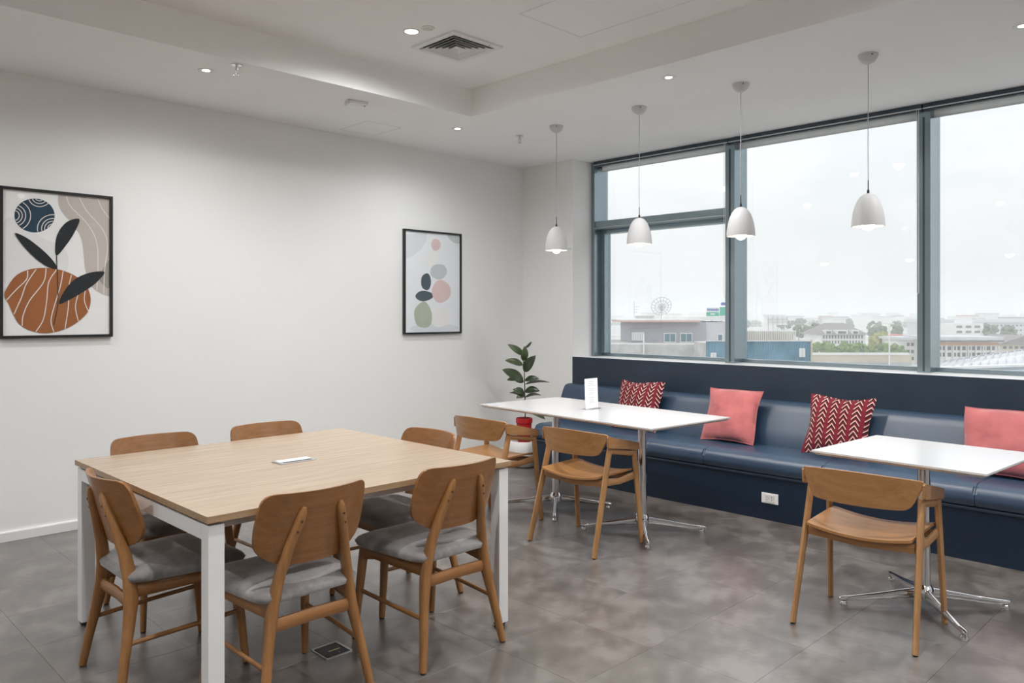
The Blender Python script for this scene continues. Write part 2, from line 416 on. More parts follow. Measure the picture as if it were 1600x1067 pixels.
# ------------------------------------------------------------------ windows
MUL = [4.93] + [3.415 - 1.527 * k for k in range(0, 7)]
MW = 0.088; XF = 5.985
blind_cords = []
for k in range(7):
    yl = MUL[k] - (0.04 if k == 0 else MW / 2); yr = MUL[k + 1] + MW / 2
    win = bpy.data.objects.new('window_%d' % (k + 1), None); COL.objects.link(win); win.location = (XG, (yl + yr) / 2, ZS)
    struct(win)
    def wp(name, dims, mat, bev=0.002):
        o = bx(name, dims, mat, None, bev); o.parent = win; o.matrix_parent_inverse = Matrix.Translation(-win.location); return o
    if k == 0: wp('jamb', (XF, XG + .04, 4.89, 4.93, ZS, ZC), M['frame'])
    m_ = MUL[k + 1]
    wp('mullion', (XF, XG + .05, m_ - MW / 2, m_ + MW / 2, ZS, ZC), M['frame'])
    b = new(); box(b, XF - .003, XF, m_ - .006, m_ + .006, ZS + .01, ZC - .09)
    o = obj('mullion_bead', b, M['track'], None, 0); o.parent = win; o.matrix_parent_inverse = Matrix.Translation(-win.location)
    wp('head_frame', (XG - .03, XG + .04, yr, yl, 2.835, ZC), M['frame'])
    wp('sill_frame', (XG - .03, XG + .04, yr, yl, ZS, ZS + .03), M['frame'])
    if k == 0:
        wp('transom', (XF + .01, XG + .04, yr, yl, 2.225, 2.305), M['frame'])
        wp('transom_bead', (XF + .004, XF + .012, yr, yl, 2.236, 2.244), M['alu'])
        wp('sash_stile', (XG - .07, XG + .03, yl - .05, yl, ZS + .03, 2.225), M['frame'])
        wp('sash_stile', (XG - .07, XG + .03, yr, yr + .03, ZS + .03, 2.225), M['frame'])
        wp('sash_rail', (XG - .07, XG + .03, yr + .03, yl - .05, 2.19, 2.225), M['frame'])
        wp('glass_pane', (XG, XG + .008, yr, yl, 2.305, 2.835), M['pane'], 0)
        wp('glass_pane', (XG, XG + .008, yr + .03, yl - .05, ZS + .03, 2.19), M['pane'], 0)
    else:
        wp('glass_pane', (XG, XG + .008, yr, yl, ZS + .03, 2.835), M['pane'], 0)
# roller blinds: dark cassette with a light lip, fabric rolled up, cord
for k in range(5):
    yl = (4.88 if k == 0 else MUL[k]) - .004; yr = MUL[k + 1] + .004
    lab = ['in the bay with the crossbar, beside the column', 'over the bay beside the crossbar bay',
           'in the third bay from the column', 'in the fourth bay from the column', 'in the fifth bay from the column'][k]
    t = thing('roller_blind', 'rolled-up grey roller blind with navy cassette ' + lab, 'blind', (5.97, (yl + yr) / 2, 2.80), 0, 'roller blinds along the window')
    inv = Matrix.Translation(-Vector(t.location))
    def rp(name, dims, mat, bev=0.0):
        o = bx(name, dims, mat, None, bev); o.parent = t; o.matrix_parent_inverse = inv; return o
    rp('cassette', (5.955, 6.10, yr, yl, 2.852, 2.8845), M['track'], .002)
    rp('cassette_lip', (5.950, 5.962, yr, yl, 2.845, 2.854), M['alu'])
    rp('lower_lip', (5.960, 5.985, yr, yl, 2.835, 2.845), M['track'])
    q = poly(new(), [(6.064, yr + .02, 2.804), (6.064, yl - .02, 2.804), (6.064, yl - .02, 2.858), (6.064, yr + .02, 2.858)])
    o = obj('fabric', q, M['blind'], None, 0); o.parent = t; o.matrix_parent_inverse = inv
    rp('hem_bar', (6.057, 6.071, yr + .02, yl - .02, 2.796, 2.806), M['blind'], .002)
    b = new()
    for dx in (-.008, .008): tube(b, [(5.948 + dx * .3, yr + .024 + dx, 2.85), (5.948 + dx * .3, yr + .024 + dx, 1.55)], .0018, 6)
    tube(b, [(5.9456, yr + .016, 1.55), (5.948, yr + .024, 1.54), (5.9504, yr + .032, 1.55)], .0018, 6)
    o = obj('cord', b, M['white'], None); o.parent = t; o.matrix_parent_inverse = inv

# ------------------------------------------------------------------ bench
BY1 = 4.73; BY0 = -1.35
bench = thing('banquette_bench', 'long navy leather banquette built along the window wall', 'bench', (5.33, 1.7, 0))
inv = Matrix.Translation(-Vector(bench.location))
def bp(name, bm, mat, smooth=35):
    o = obj(name, bm, mat, None, smooth); o.parent = bench; o.matrix_parent_inverse = inv; return o
bp('plinth', box(new(), 4.965, XC - .02, BY0, BY1, 0.0, 0.288), M['base'], 0)
bp('seat_band', box(new(), 4.955, XC - .02, BY0, BY1 + .004, 0.288, 0.306, bev=.003), M['panel'])
JO = [BY1, 3.965, 3.035, 2.165, 1.295, 0.415, -0.465, BY0]
prof = roundpoly([(5.50, .306), (4.962, .306), (4.940, .345), (4.950, .410), (5.02, .438), (5.50, .424)], [.01, .012, .03, .05, .07, .02], 5)
for a, b_ in zip(JO, JO[1:]):
    bp('seat_cushion', prism(new(), prof, 'Y', b_ + .0015, a - .0015, bev=.011), M['leather'], 50)
bprof = roundpoly([(5.690, .40), (5.405, .40), (5.425, .50), (5.505, .695), (5.535, .735), (5.60, .745), (5.690, .730)], [.005, .02, .12, .03, .03, .04, .02], 5)
BJ = [4.875, 3.035, 1.20, -0.465, BY0]
bp('backrest', prism(new(), bprof, 'Y', BY0, 4.875, bev=.022), M['leather'], 50)
sm = new()
struct(bx('trim_2', (XC - .006, XC + .012, BY0 - .6, 4.930, 0.0, ZS + .004), M['panel'], None, .002))
bpy.data.objects['trim_2']['label'] = 'dark navy wall panel behind the bench under the window sill'

# ------------------------------------------------------------------ meeting table
TX0, TX1, TY0, TY1, TZ = 1.083, 2.470, 2.497, 3.900, 0.740
tb = thing('meeting_table', 'square light oak meeting table on white square metal legs', 'table', ((TX0 + TX1) / 2, (TY0 + TY1) / 2, 0))
hx, hy = (TX1 - TX0) / 2, (TY1 - TY0) / 2
top = bx('tabletop', (-hx, hx, -hy, hy, TZ - .0235, TZ), M['oak_x'], tb, .0012)
top.data.materials.append(M['oak_edge'])
for p in top.data.polygons:
    if abs(p.normal.z) < .5: p.material_index = 1
LW = .056
for sx in (-1, 1):
    for sy in (-1, 1):
        x = sx * (hx - .008 - LW / 2); y = sy * (hy - .012 - LW / 2)
        leg = bx('leg', (x - LW / 2, x + LW / 2, y - LW / 2, y + LW / 2, .018, .706), M['whitemetal'], tb, .003)
        f = obj('foot', lathe(new(), [(.020, 0), (.024, .004), (.024, .010), (.027, .011), (.027, .018)], 14, (x, y, 0)), M['black'], leg)
for s in (-1, 1):
    x = s * (hx - .008 - LW / 2)
    bx('end_rail', (x - LW / 2, x + LW / 2, -hy + .012 + LW, hy - .012 - LW, .652, .704), M['whitemetal'], tb, .003)
    y = s * (hy - .17)
    bx('side_beam', (-hx + .064, hx - .064, y - .02, y + .02, .655, .704), M['whitemetal'], tb, .003)
for sx in (-1, 1):
    for sy in (-1, -.33, .33, 1): bx('spacer', (sx * (hx - .036) - .012, sx * (hx - .036) + .012, sy * (hy - .09) - .03, sy * (hy - .09) + .03, .704, TZ - .0235), M['black'], tb)
cf = bx('cable_flap', (-.088, .088, -.042, .042, TZ, TZ + .004), M['alu'], tb, .0015); cf.location = (1.772 - (TX0 + TX1) / 2, 3.175 - (TY0 + TY1) / 2, 0)
bx('flap_slot', (-.066, .07, -.030, -.020, TZ + .004, TZ + .0048), M['black'], cf)
bx('flap_lid', (-.080, .080, -.018, .036, TZ + .004, TZ + .006), M['white'], cf, .001)

# ------------------------------------------------------------------ grey seat chairs (face local +y)
def make_side_chair():
    t = thing('dining_chair', 'x', 'chair')
    for s in (-1, 1):
        path = [(s * .215, -.240, .006), (s * .197, -.222, .12), (s * .176, -.198, .25), (s * .160, -.184, .34), (s * .147, -.183, .42), (s * .130, -.197, .51), (s * .105, -.222, .61), (s * .082, -.245, .69), (s * .074, -.253, .722), (s * .070, -.257, .738)]
        sec = [(.027, .030), (.030, .034), (.034, .042), (.037, .052), (.036, .052), (.033, .044), (.032, .036), (.033, .032), (.028, .026), (.014, .012)]
        lg = obj('rear_leg', sweep(new(), path, sec, (1, 0, 0), 12, 2.6), M['ch_z'], t, 60)
        for z, y in ((.655, -.2515), (.690, -.2610)):
            q = new(); tube(q, [(s * .094 if z < .67 else s * .083, y + .006, z), (s * .094 if z < .67 else s * .083, y - .0015, z + .0003)], .0048, 10)
            obj('dowel_plug', q, M['plug'], lg)
        lf = obj('front_leg', sweep(new(), [(s * .212, .236, .006), (s * .205, .222, .15), (s * .194, .205, .33), (s * .188, .197, .415)], [(.024, .026), (.030, .032), (.036, .040), (.036, .042)], (1, 0, 0), 10, 3.0), M['ch_z'], t, 60)
        for l_, (x, y) in ((lg, (.215, -.240)), (lf, (.212, .236))):
            q = lathe(new(), [(.010, 0), (.012, .003), (.012, .007)], 10, (s * x, y, 0)); obj('glide', q, M['black'], l_)
        obj('side_rail', sweep(new(), [(s * .150, -.180, .375), (s * .172, -.02, .378), (s * .186, .12, .386), (s * .189, .19, .380)], [(.024, .056), (.024, .046), (.024, .050), (.024, .066)], (1, 0, 0), 8, 5), M['ch_y'], t)
        obj('stretcher', sweep(new(), [(s * .187, -.205, .195), (s * .197, .0, .205), (s * .202, .214, .213)], [(.013, .018)] * 3, (1, 0, 0), 8, 2.5), M['ch_y'], t, 60)
    obj('rear_rail', sweep(new(), [(-.162, -.186, .330), (0, -.182, .333), (.162, -.186, .330)], [(.046, .022)] * 3, (0, 0, 1), 8, 5), M['ch_x'], t)
    obj('front_rail', sweep(new(), [(-.18, .197, .388), (.18, .197, .388)], [(.050, .022)] * 2, (0, 0, 1), 8, 5), M['ch_x'], t)
    ol = roundpoly([(-.195, -.205), (.195, -.205), (.238, .15), (.222, .245), (-.222, .245), (-.238, .15)], [.07, .07, .12, .07, .07, .12], 5)
    def lo(x, y, r): return (x * (1 - .03 * (r > .99)), y * (1 - .03 * (r > .99)), .411)
    def hi(x, y, r): return (x, y, .411 + .020 + .034 * max(0, 1 - r ** 5) ** .6 - .012 * max(0, y / .25) ** 3 * .5)
    obj('seat_pad', shell(new(), ol, lo, hi, 8), M['velvet'], t, 70)
    # backrest in (x,z)
    bo = roundpoly([(-.125, .527), (.125, .527), (.208, .585), (.216, .660), (.204, .792), (-.204, .792), (-.216, .660), (-.208, .585)], [.09, .09, .06, .12, .045, .045, .12, .06], 6); bo = dense(bo)
    def by(x, z): return -.196 - .075 * ((z - .53) / .26) + .062 * (x / .21) ** 2
    def b0(x, z, r): return (x, by(x, z) - .006, z)
    def b1(x, z, r): return (x, by(x, z) + .006, z)
    obj('backrest', shell(new(), bo, b0, b1, 14), M['ch_x'], t, 50)
    return t
side = make_side_chair(); G = 'grey-seated chairs around the meeting table'
SPOTS = [((1.215, 3.195), -90, 'wooden chair with grey seat at the table edge facing the window bench'),
         ((1.452, 2.660), 0, 'wooden chair with grey seat on the side away from the wall art, farther from windows'),
         ((2.106, 2.640), 0, 'wooden chair with grey seat on the side away from the wall art, nearer windows'),
         ((2.340, 3.185), 90, 'wooden chair with grey seat at the table edge next to the armchairs'),
         ((1.478, 3.815), 180, 'wooden chair with grey seat on the wall side of the table, nearer the leaf print'),
         ((2.075, 3.815), 180, 'wooden chair with grey seat on the wall side of the table, nearer the pebble print')]
for i, (p, rz, lab) in enumerate(SPOTS):
    c = side if i == 0 else copy_tree(side)
    c.location = (p[0], p[1], 0); c.rotation_euler = (0, 0, R(rz)); tag(c, lab, 'chair', G)

# ------------------------------------------------------------------ armchairs (face local +y)
def make_armchair():
    t = thing('armchair', 'x', 'chair')
    for s in (-1, 1):
        rl = [(s * .255, -.232, .004), (s * .248, -.172, .22), (s * .241, -.114, .43), (s * .236, -.066, .606)]
        fl = [(s * .255, .228, .004), (s * .249, .205, .22), (s * .243, .184, .43), (s * .239, .170, .572)]
        a = obj('rear_leg', sweep(new(), rl, [(.022, .040), (.024, .042), (.026, .044), (.026, .040)], (1, 0, 0), 8, 7), M['arm_z'], t)
        c = obj('front_leg', sweep(new(), fl, [(.022, .036), (.024, .038), (.026, .040), (.026, .038)], (1, 0, 0), 8, 7), M['arm_z'], t)
        for l_, (x, y) in ((a, rl[0][:2]), (c, fl[0][:2])):
            obj('glide', lathe(new(), [(.009, 0), (.010, .002), (.010, .006)], 10, (x, y, 0)), M['black'], l_)
        obj('arm_rail', sweep(new(), [(s * .237, -.060, .590), (s * .239, .165, .552)], [(.022, .030)] * 2, (1, 0, 0), 8, 7), M['arm_y'], t)
        # arm cover: bent ply sheet lying over the rail and down its outer face
        q = prism(new(), roundpoly([(-.112, .616), (.190, .571), (.196, .610), (.188, .617), (-.104, .684), (-.116, .680)], .010, 3), 'X', s * .249, s * .262, bev=.003)
        ac = wn(obj('arm_cover', q, M['arm_y'], t))
        q = prism(new(), roundpoly([(-.104, .672), (.187, .605), (.188, .617), (-.103, .684)], .004, 2), 'X', s * .218, s * .251, bev=.002)
        wn(obj('arm_top', q, M['arm_y'], ac))
        obj('seat_rail', sweep(new(), [(s * .232, -.115, .414), (s * .232, .03, .402), (s * .234, .180, .418)], [(.020, .044), (.020, .036), (.020, .044)], (1, 0, 0), 8, 7), M['arm_y'], t)
    obj('rear_apron', sweep(new(), [(-.225, -.122, .408), (0, -.126, .394), (.225, -.122, .408)], [(.040, .020)] * 3, (0, 0, 1), 8, 7), M['arm_x'], t)
    obj('front_apron', sweep(new(), [(-.225, .178, .408), (0, .178, .394), (.225, .178, .408)], [(.036, .020)] * 3, (0, 0, 1), 8, 7), M['arm_x'], t)
    ol = roundpoly([(-.222, -.165), (.222, -.165), (.226, .215), (-.226, .215)], [.012, .012, .03, .03], 3)
    ol = dense(ol)
    def zs(x, y): return .457 - .027 * (1 - (x / .226) ** 2) + .006 * (y / .2) - .010 * max(0, (y - .12) / .1) ** 2
    obj('seat', shell(new(), ol, lambda x, y, r: (x, y, zs(x, y) - .012), lambda x, y, r: (x, y, zs(x, y)), 12), M['arm_x'], t, 50)
    bo = dense(roundpoly([(-.206, .566), (.206, .566), (.257, .674), (.253, .692), (-.253, .692), (-.257, .674)], [.03, .03, .02, .01, .01, .02], 3))
    def by(x, z): return -.196 + .092 * (abs(x) / .25) ** 2.2 - .12 * (z - .64)
    def zt(x, z): return z + .022 * (1 - (x / .26) ** 2) * max(0, (z - .570) / .12)
    obj('backrest', shell(new(), bo, lambda x, z, r: (x, by(x, z) - .006, zt(x, z)), lambda x, z, r: (x, by(x, z) + .006, zt(x, z)), 14), M['arm_x'], t, 50)
    return t
arm = make_armchair(); G = 'oak armchairs facing the bench'
for i, (p, rz, lab) in enumerate([((3.66, 3.895), -90, 'oak armchair at the long white table, nearer the potted plant'),
                                  ((3.705, 3.095), -90, 'oak armchair at the long white table, nearer the wall socket'),
                                  ((3.640, 1.378), -87, 'oak armchair alone at the square single-pedestal white table')]):
    c = arm if i == 0 else copy_tree(arm)
    c.location = (p[0], p[1], 0); c.rotation_euler = (0, 0, R(rz)); tag(c, lab, 'chair', G)

# ------------------------------------------------------------------ white cafe tables
def cafe_table(name, label, c, rz, wx, ly, peds, zt=.740):
    t = thing(name, label, 'table', (c[0], c[1], 0), rz, 'white cafe tables by the bench')
    b = new(); hx_, hy_ = wx / 2, ly / 2
    # slab with an undercut edge
    lv = [(1.0, zt), (1.0, zt - .008), (.0, zt - .021)]
    A = [[b.verts.new((sx * (hx_ - (0 if k < 2 else .018)), sy * (hy_ - (0 if k < 2 else .018)), z)) for sx, sy in ((-1, -1), (1, -1), (1, 1), (-1, 1))] for k, (_, z) in enumerate(lv)]
    b.faces.new(A[0]); b.faces.new(A[2])
    for P, Q in zip(A, A[1:]):
        for i in range(4): b.faces.new((P[i], P[(i + 1) % 4], Q[(i + 1) % 4], Q[i]))
    tp = obj('tabletop', b, M['laminate'], t, 0); tp.data.materials.append(M['lamedge'])
    for p in tp.data.polygons:
        if p.normal.z < .5: p.material_index = 1
    for py in peds:
        col = obj('column', lathe(new(), [(.029, .085), (.029, zt - .03)], 28, (0, py, 0)), M['chrome'], t)
        pl = bx('mounting_plate', (-.12, .12, py - .12, py + .12, zt - .028, zt - .021), M['black'], t)
        hub = obj('hub', lathe(new(), [(.012, .045), (.040, .050), (.044, .070), (.044, .090), (.036, .100), (.030, .112)], 24, (0, py, 0)), M['chrome'], t)
        for q in range(4):
            a = R(45 + 90 * q); dx, dy = math.cos(a), math.sin(a)
            pth = [(dx * r, py + dy * r, z) for r, z in ((.025, .070), (.10, .063), (.22, .048), (.34, .036), (.385, .033), (.398, .032))]
            ab = obj('base_arm', sweep(new(), pth, [(.030, .050), (.028, .042), (.025, .032), (.023, .024), (.022, .022), (.012, .012)], (-dy, dx, 0), 12, 3.2), M['chrome'], t, 50)
            obj('foot', lathe(new(), [(.016, 0), (.018, .004), (.018, .012), (.012, .022)], 14, (dx * .375, py + dy * .375, 0)), M['chrome'], ab)
    return t
cafe_table('cafe_table', 'long white rectangular table on two chrome pedestals with a menu stand', (4.172, 3.388), -4.6, .775, 1.60, (-.405, .405))
cafe_table('cafe_table', 'square white table on one chrome pedestal before the second chevron cushion', (4.025, 1.268), -3.5, .712, .762, (0.0,))

# menu stand
ms = thing('menu_stand', 'clear acrylic menu stand with a white printed card on the long white table', 'menu', (4.205, 3.462, .740), 3)
bx('foot_plate', (-.076, .076, -.035, .035, 0, .003), M['acrylic'], ms)
mk = new(); prism(mk, [(-.002, .003), (.002, .003), (.010, .212), (.006, .212)], 'X', -.075, .075); obj('holder', mk, M['acrylic'], ms, 0)
paper = plain('menu_paper', (0.90, 0.90, 0.91), 0.6, var=.01)
mk = new(); prism(mk, [(-.0042, .004), (-.0026, .004), (.0054, .211), (.0038, .211)], 'X', -.073, .073); card = obj('card', mk, paper, ms, 0)
ink = plain('grey_ink', (0.55, 0.55, 0.57), 0.7)
mk = new()
for i in range(13):
    z = .185 - .0118 * i; y = -.0046 + (z - .004) * .0386; wd_ = random.uniform(.5, 1) * .050
    if i in (3, 8): continue
    poly(mk, [(-wd_, y, z), (wd_, y, z), (wd_, y + .0004, z + .0045), (-wd_, y + .0004, z + .0045)])
ln = obj('print_lines', mk, ink, card, 0); ln['label'] = 'faint grey lines of print'

# ------------------------------------------------------------------ cushions
def cushion(name, label, mat, y, xb, xt, group, W=.44, H=.42, roll=0, seed=0, fringe=False, z0=.437):
    rnd = random.Random(seed); ph = [rnd.uniform(0, 6.28) for _ in range(6)]
    bm = new(); N = 18; grid = {}
    def pt(i, j, side):
        u = -1 + 2 * i / N; v = -1 + 2 * j / N
        x = u * W / 2 * (1 - .075 * (1 - v * v) * abs(u)) ; z = v * H / 2 * (1 - .085 * (1 - u * u) * abs(v))
        z += .007 * math.sin(3.1 * u + ph[0]) * (v > 0) * v; x += .005 * math.sin(3.7 * v + ph[1]) * u
        th = .066 * (max(0, 1 - abs(u) ** 2.6) * max(0, 1 - abs(v) ** 2.6)) ** .62
        th += .0045 * math.sin(5 * u + 3 * v + ph[2]) * (1 - u * u) * (1 - v * v) * 2 + .003 * math.sin(9 * v - 4 * u + ph[3]) * (1 - u * u) * (1 - v * v)
        return (x, side * max(th, 0), z)
    for side in (-1, 1):
        for i in range(N + 1):
            for j in range(N + 1):
                edge = i in (0, N) or j in (0, N)
                key = (i, j, 0 if edge else side)
                if key not in grid: grid[key] = bm.verts.new(pt(i, j, side))
    for side in (-1, 1):
        for i in range(N):
            for j in range(N):
                q = []
                for a, b in ((i, j), (i + 1, j), (i + 1, j + 1), (i, j + 1)):
                    q.append(grid[(a, b, 0 if (a in (0, N) or b in (0, N)) else side)])
                bm.faces.new(q if side > 0 else q[::-1])
    t = thing(name, label, 'cushion', (0, 0, 0), 0, group)
    cv = obj('cover', bm, mat, t, 75)
    pb = new(); per = [(-1 + 2 * k / 12, -1) for k in range(12)] + [(1, -1 + 2 * k / 12) for k in range(12)] + [(1 - 2 * k / 12, 1) for k in range(12)] + [(-1, 1 - 2 * k / 12) for k in range(12)]
    pp = [pt((u + 1) / 2 * N, (v + 1) / 2 * N, 1) for u, v in per]; pp = [(a, 0, c) for a, b, c in pp]
    tube(pb, pp + [pp[0]], .0035, 6)
    obj('piping', pb, mat, t, 75)
    tilt = math.atan2(xt - xb, H * .93)
    t.rotation_euler = (Matrix.Rotation(R(-90), 3, 'Z') @ Matrix.Rotation(-tilt, 3, 'X') @ Matrix.Rotation(R(roll), 3, 'Y')).to_euler()
    t.location = ((xb + xt) / 2, y, z0 + math.cos(tilt) * H / 2 * .985)
    return t
cushion('throw_cushion', 'dark red cushion with pale V chevrons pointing down, behind the long white table', M['chev_dn'], 3.915, 5.30, 5.435, 'chevron cushions on the bench', seed=2)
cushion('throw_cushion', 'plain pink cushion on the bench between the two chevron cushions', M['pink'], 3.045, 5.285, 5.435, 'pink cushions on the bench', seed=3)
cushion('throw_cushion', 'dark red cushion with pale chevrons pointing up, behind the square table', M['chev_up'], 2.235, 5.285, 5.44, 'chevron cushions on the bench', seed=5)
cushion('throw_cushion', 'plain pink cushion past the square table, away from the chevron cushions', M['pink'], 1.245, 5.29, 5.435, 'pink cushions on the bench', W=.46, seed=8)

# ------------------------------------------------------------------ wall socket on the bench plinth
so = thing('wall_socket', 'white double power socket on the navy bench front', 'socket', (4.965, 2.530, .150), -90)
bx('face_plate', (-.060, .060, -.008, 0, -.035, .035), M['white'], so, .003)
ins = bx('insert', (-.036, .036, -.0105, -.008, -.026, .026), M['lamedge'], so, .001)
b = new()
for cx_ in (-.018, .016):
    for dz in (-.009, .009): box(b, cx_ - .002, cx_ + .002, -.0112, -.0100, dz - .004, dz + .004)
    box(b, cx_ + .010, cx_ + .014, -.0112, -.0100, -.002, .002)
obj('socket_holes', b, M['black'], so, 0)

# ------------------------------------------------------------------ floor box
fb = thing('floor_socket_box', 'dark floor power box with steel rim under the meeting table', 'floor box', (1.752, 2.832, 0), 0)
bx('lid', (-.052, .052, -.052, .052, .0, .006), M['black'], fb, .001)
b = new(); box(b, -.060, .060, .050, .060, 0, .008); box(b, .050, .060, -.060, .050, 0, .008)
box(b, -.060, -.050, -.060, .050, 0, .004); box(b, -.050, .050, -.060, -.050, 0, .004); obj('rim', b, M['alu'], fb, 0)
bx('label_strip', (-.020, .034, -.012, -.004, .006, .0066), plain('brass_strip', (.55, .50, .28), .5), fb)
bx('latch', (.008, .014, -.044, -.040, .006, .008), M['alu'], fb)

# ------------------------------------------------------------------ pendants
def make_pendant():
    t = thing('pendant_lamp', 'x', 'lamp')
    ca = obj('canopy', lathe(new(), [(.055, 0), (.0555, -.008), (.050, -.024), (.036, -.042), (.016, -.053), (.005, -.056), (0, -.056)], 28), M['lampwhite'], t, 60)
    obj('canopy_screw', lathe(new(), [(.004, 0), (.004, .004), (0, .0045)], 8, (0, 0, 0)), M['black'], ca)
    sc = bpy.data.objects[ca.children[0].name]; sc.location = (-.038, -.036, -.014); sc.rotation_euler = (R(60), 0, R(-45))
    cord = new(); tube(cord, [(0, 0, -.055), (.001, 0, -.25), (-.001, .001, -.5), (0, 0, -.775)], .0022, 8); obj('cord', cord, plain('grey_cord', (.35, .35, .35), .6) if 'grey_cord' not in bpy.data.materials else bpy.data.materials['grey_cord'], t)
    obj('cord_grip', lathe(new(), [(.003, -.72), (.003, -.775), (.007, -.776), (.007, -.795), (.012, -.800)], 12), M['black'], t)
    pr_o = [(.012, -.797), (.024, -.801), (.040, -.812), (.056, -.832), (.070, -.862), (.081, -.900), (.088, -.945), (.090, -.985)]
    pr_i = [(.086, -.985), (.084, -.945), (.077, -.902), (.066, -.866), (.052, -.838), (.036, -.820), (.010, -.815)]
    obj('shade', lathe(new(), pr_o + pr_i, 36, cap=False), M['shade'], t, 60)
    obj('socket', lathe(new(), [(.010, -.815), (.018, -.818), (.018, -.880), (.014, -.884)], 16), M['white'], t)
    pts = [(.013, -.884), (.014, -.895)] + [(.034 * math.sin(a), -.950 - .034 * math.cos(a) * -1) for a in []]
    prof_b = [(.013, -.884), (.016, -.910)] + [(.036 * math.cos(a), -.973 + .036 * math.sin(a)) for a in [R(x) for x in range(60, -91, -15)]]
    prof_b[-1] = (0, -1.009)
    obj('bulb', lathe(new(), prof_b, 20), M['bulb'], t, 80)
    return t
pen = make_pendant(); ORD = ['first', 'second', 'third', 'fourth']
for i, y in enumerate((4.152, 3.351, 2.550, 1.749)):
    c = pen if i == 0 else copy_tree(pen)
    c.location = (4.608, y, ZC)
    tag(c, 'white dome pendant lamp, %s in the row counting from the plant corner' % ORD[i], 'lamp', 'pendant lamps in a row')
    ld = bpy.data.lights.new('pendant_light', 'SPOT'); ld.energy = 7; ld.color = (1, .87, .72); ld.shadow_soft_size = .035
    ld.spot_size = R(140); ld.spot_blend = .6
    lo_ = bpy.data.objects.new('pendant_light', ld); COL.objects.link(lo_); lo_.parent = c; lo_.location = (0, 0, -1.015)

# ------------------------------------------------------------------ ceiling fixtures
def downlight(x, y, z, label, r=.038, lens=.58, on=True, group='ceiling downlights', watt=20):
    t = thing('downlight', label, 'ceiling light', (x, y, z), 0, group)
    obj('trim_ring', lathe(new(), [(r + .010, 0), (r + .010, -.003), (r, -.005), (r * lens, -.0012), (r * lens, .0)], 28, cap=False), M['white'], t)
    obj('lens', lathe(new(), [(r * lens, -.0014), (0, -.0018)], 24, cap=False), M['led'], t, 0)
    ld = bpy.data.lights.new('downlight_beam', 'SPOT'); ld.energy = watt; ld.color = (.985, .99, 1)
    ld.spot_size = R(172); ld.spot_blend = 1.0; ld.shadow_soft_size = .05
    o = bpy.data.objects.new('downlight_beam', ld); COL.objects.link(o); o.parent = t; o.location = (0, 0, -.012)
    return t
DW = 145
downlight(2.034, 4.707, ZC, 'round downlight in the lower ceiling nearest the sprinkler over the art wall', watt=DW * .3)
downlight(4.109, 4.768, ZC, 'round downlight in the ceiling near the plant corner', watt=DW * .3)
downlight(4.161, 2.800, ZC, 'round downlight in the ceiling beside the second pendant', watt=DW * .5)
downlight(4.715, 1.012, ZC, 'round downlight in the lower ceiling beyond the fourth pendant', watt=DW * .5)
downlight(2.864, 3.745, ZU, 'round downlight in the raised ceiling beside the square air vent', .040, .92, watt=DW)
for k, (x, y, z) in enumerate([(4.161, -.9, ZC), (4.161, -2.8, ZC), (4.161, -4.7, ZC), (1.0, 1.9, ZU), (2.864, 1.2, ZU), (1.0, -.6, ZU), (2.864, -1.6, ZU), (-1.2, 3.2, ZU), (-1.2, .4, ZU), (0.2, 4.75, ZC), (-1.8, 4.75, ZC), (-1.2, -2.6, ZU), (1.4, -3.4, ZU)]):  # out of view: the visible downlight grid carried on, added to fill the room with light
    downlight(x, y, z, 'unseen round ceiling downlight added as fill light for the room', watt=DW * (.3 if y > 4.5 else .8), group='unseen downlights added as fill')
ds = thing('ceiling_sensor', 'small white round sensor in the raised ceiling beside the vent', 'sensor', (2.902, 3.634, ZU))
obj('ring', lathe(new(), [(.040, 0), (.040, -.004), (.026, -.007), (.024, -.003)], 24, cap=False), M['white'], ds)
obj('eye', lathe(new(), [(.024, -.003), (.016, -.014), (0, -.018)], 20), M['ceramic'], ds, 60)
def sprinkler(x, y, z, label):
    t = thing('sprinkler_head', label, 'sprinkler', (x, y, z), 0, 'ceiling sprinklers')
    obj('escutcheon', lathe(new(), [(.034, 0), (.034, -.003), (.016, -.010), (.012, -.010)], 20), M['chrome'], t)
    b = new(); tube(b, [(0, 0, -.008), (0, 0, -.030)], .009); tube(b, [(-.010, 0, -.028), (-.013, 0, -.045), (0, 0, -.060)], .0025, 6); tube(b, [(.010, 0, -.028), (.013, 0, -.045), (0, 0, -.060)], .0025, 6)
    obj('body', b, M['alu'], t)
    obj('deflector', lathe(new(), [(.004, -.058), (.018, -.060), (.018, -.062), (0, -.062)], 16), M['alu'], t)
sprinkler(2.122, 4.481, ZC, 'metal sprinkler head hanging beside the downlight over the art wall')
sprinkler(4.639, 4.592, ZC, 'metal sprinkler head hanging beside the first pendant')
sd = thing('smoke_detector', 'small white rectangular detector box on the lower ceiling along the art wall', 'detector', (3.09, 4.655, ZC), -15)
bx('housing', (-.075, .065, -.035, .035, -.022, 0), M['white'], sd, .006)
bx('end_cap', (-.085, -.070, -.037, .037, -.030, 0), M['lamedge'], sd, .003)
bx('indicator', (.045, .055, -.006, .006, -.030, -.020), M['lampwhite'], sd)

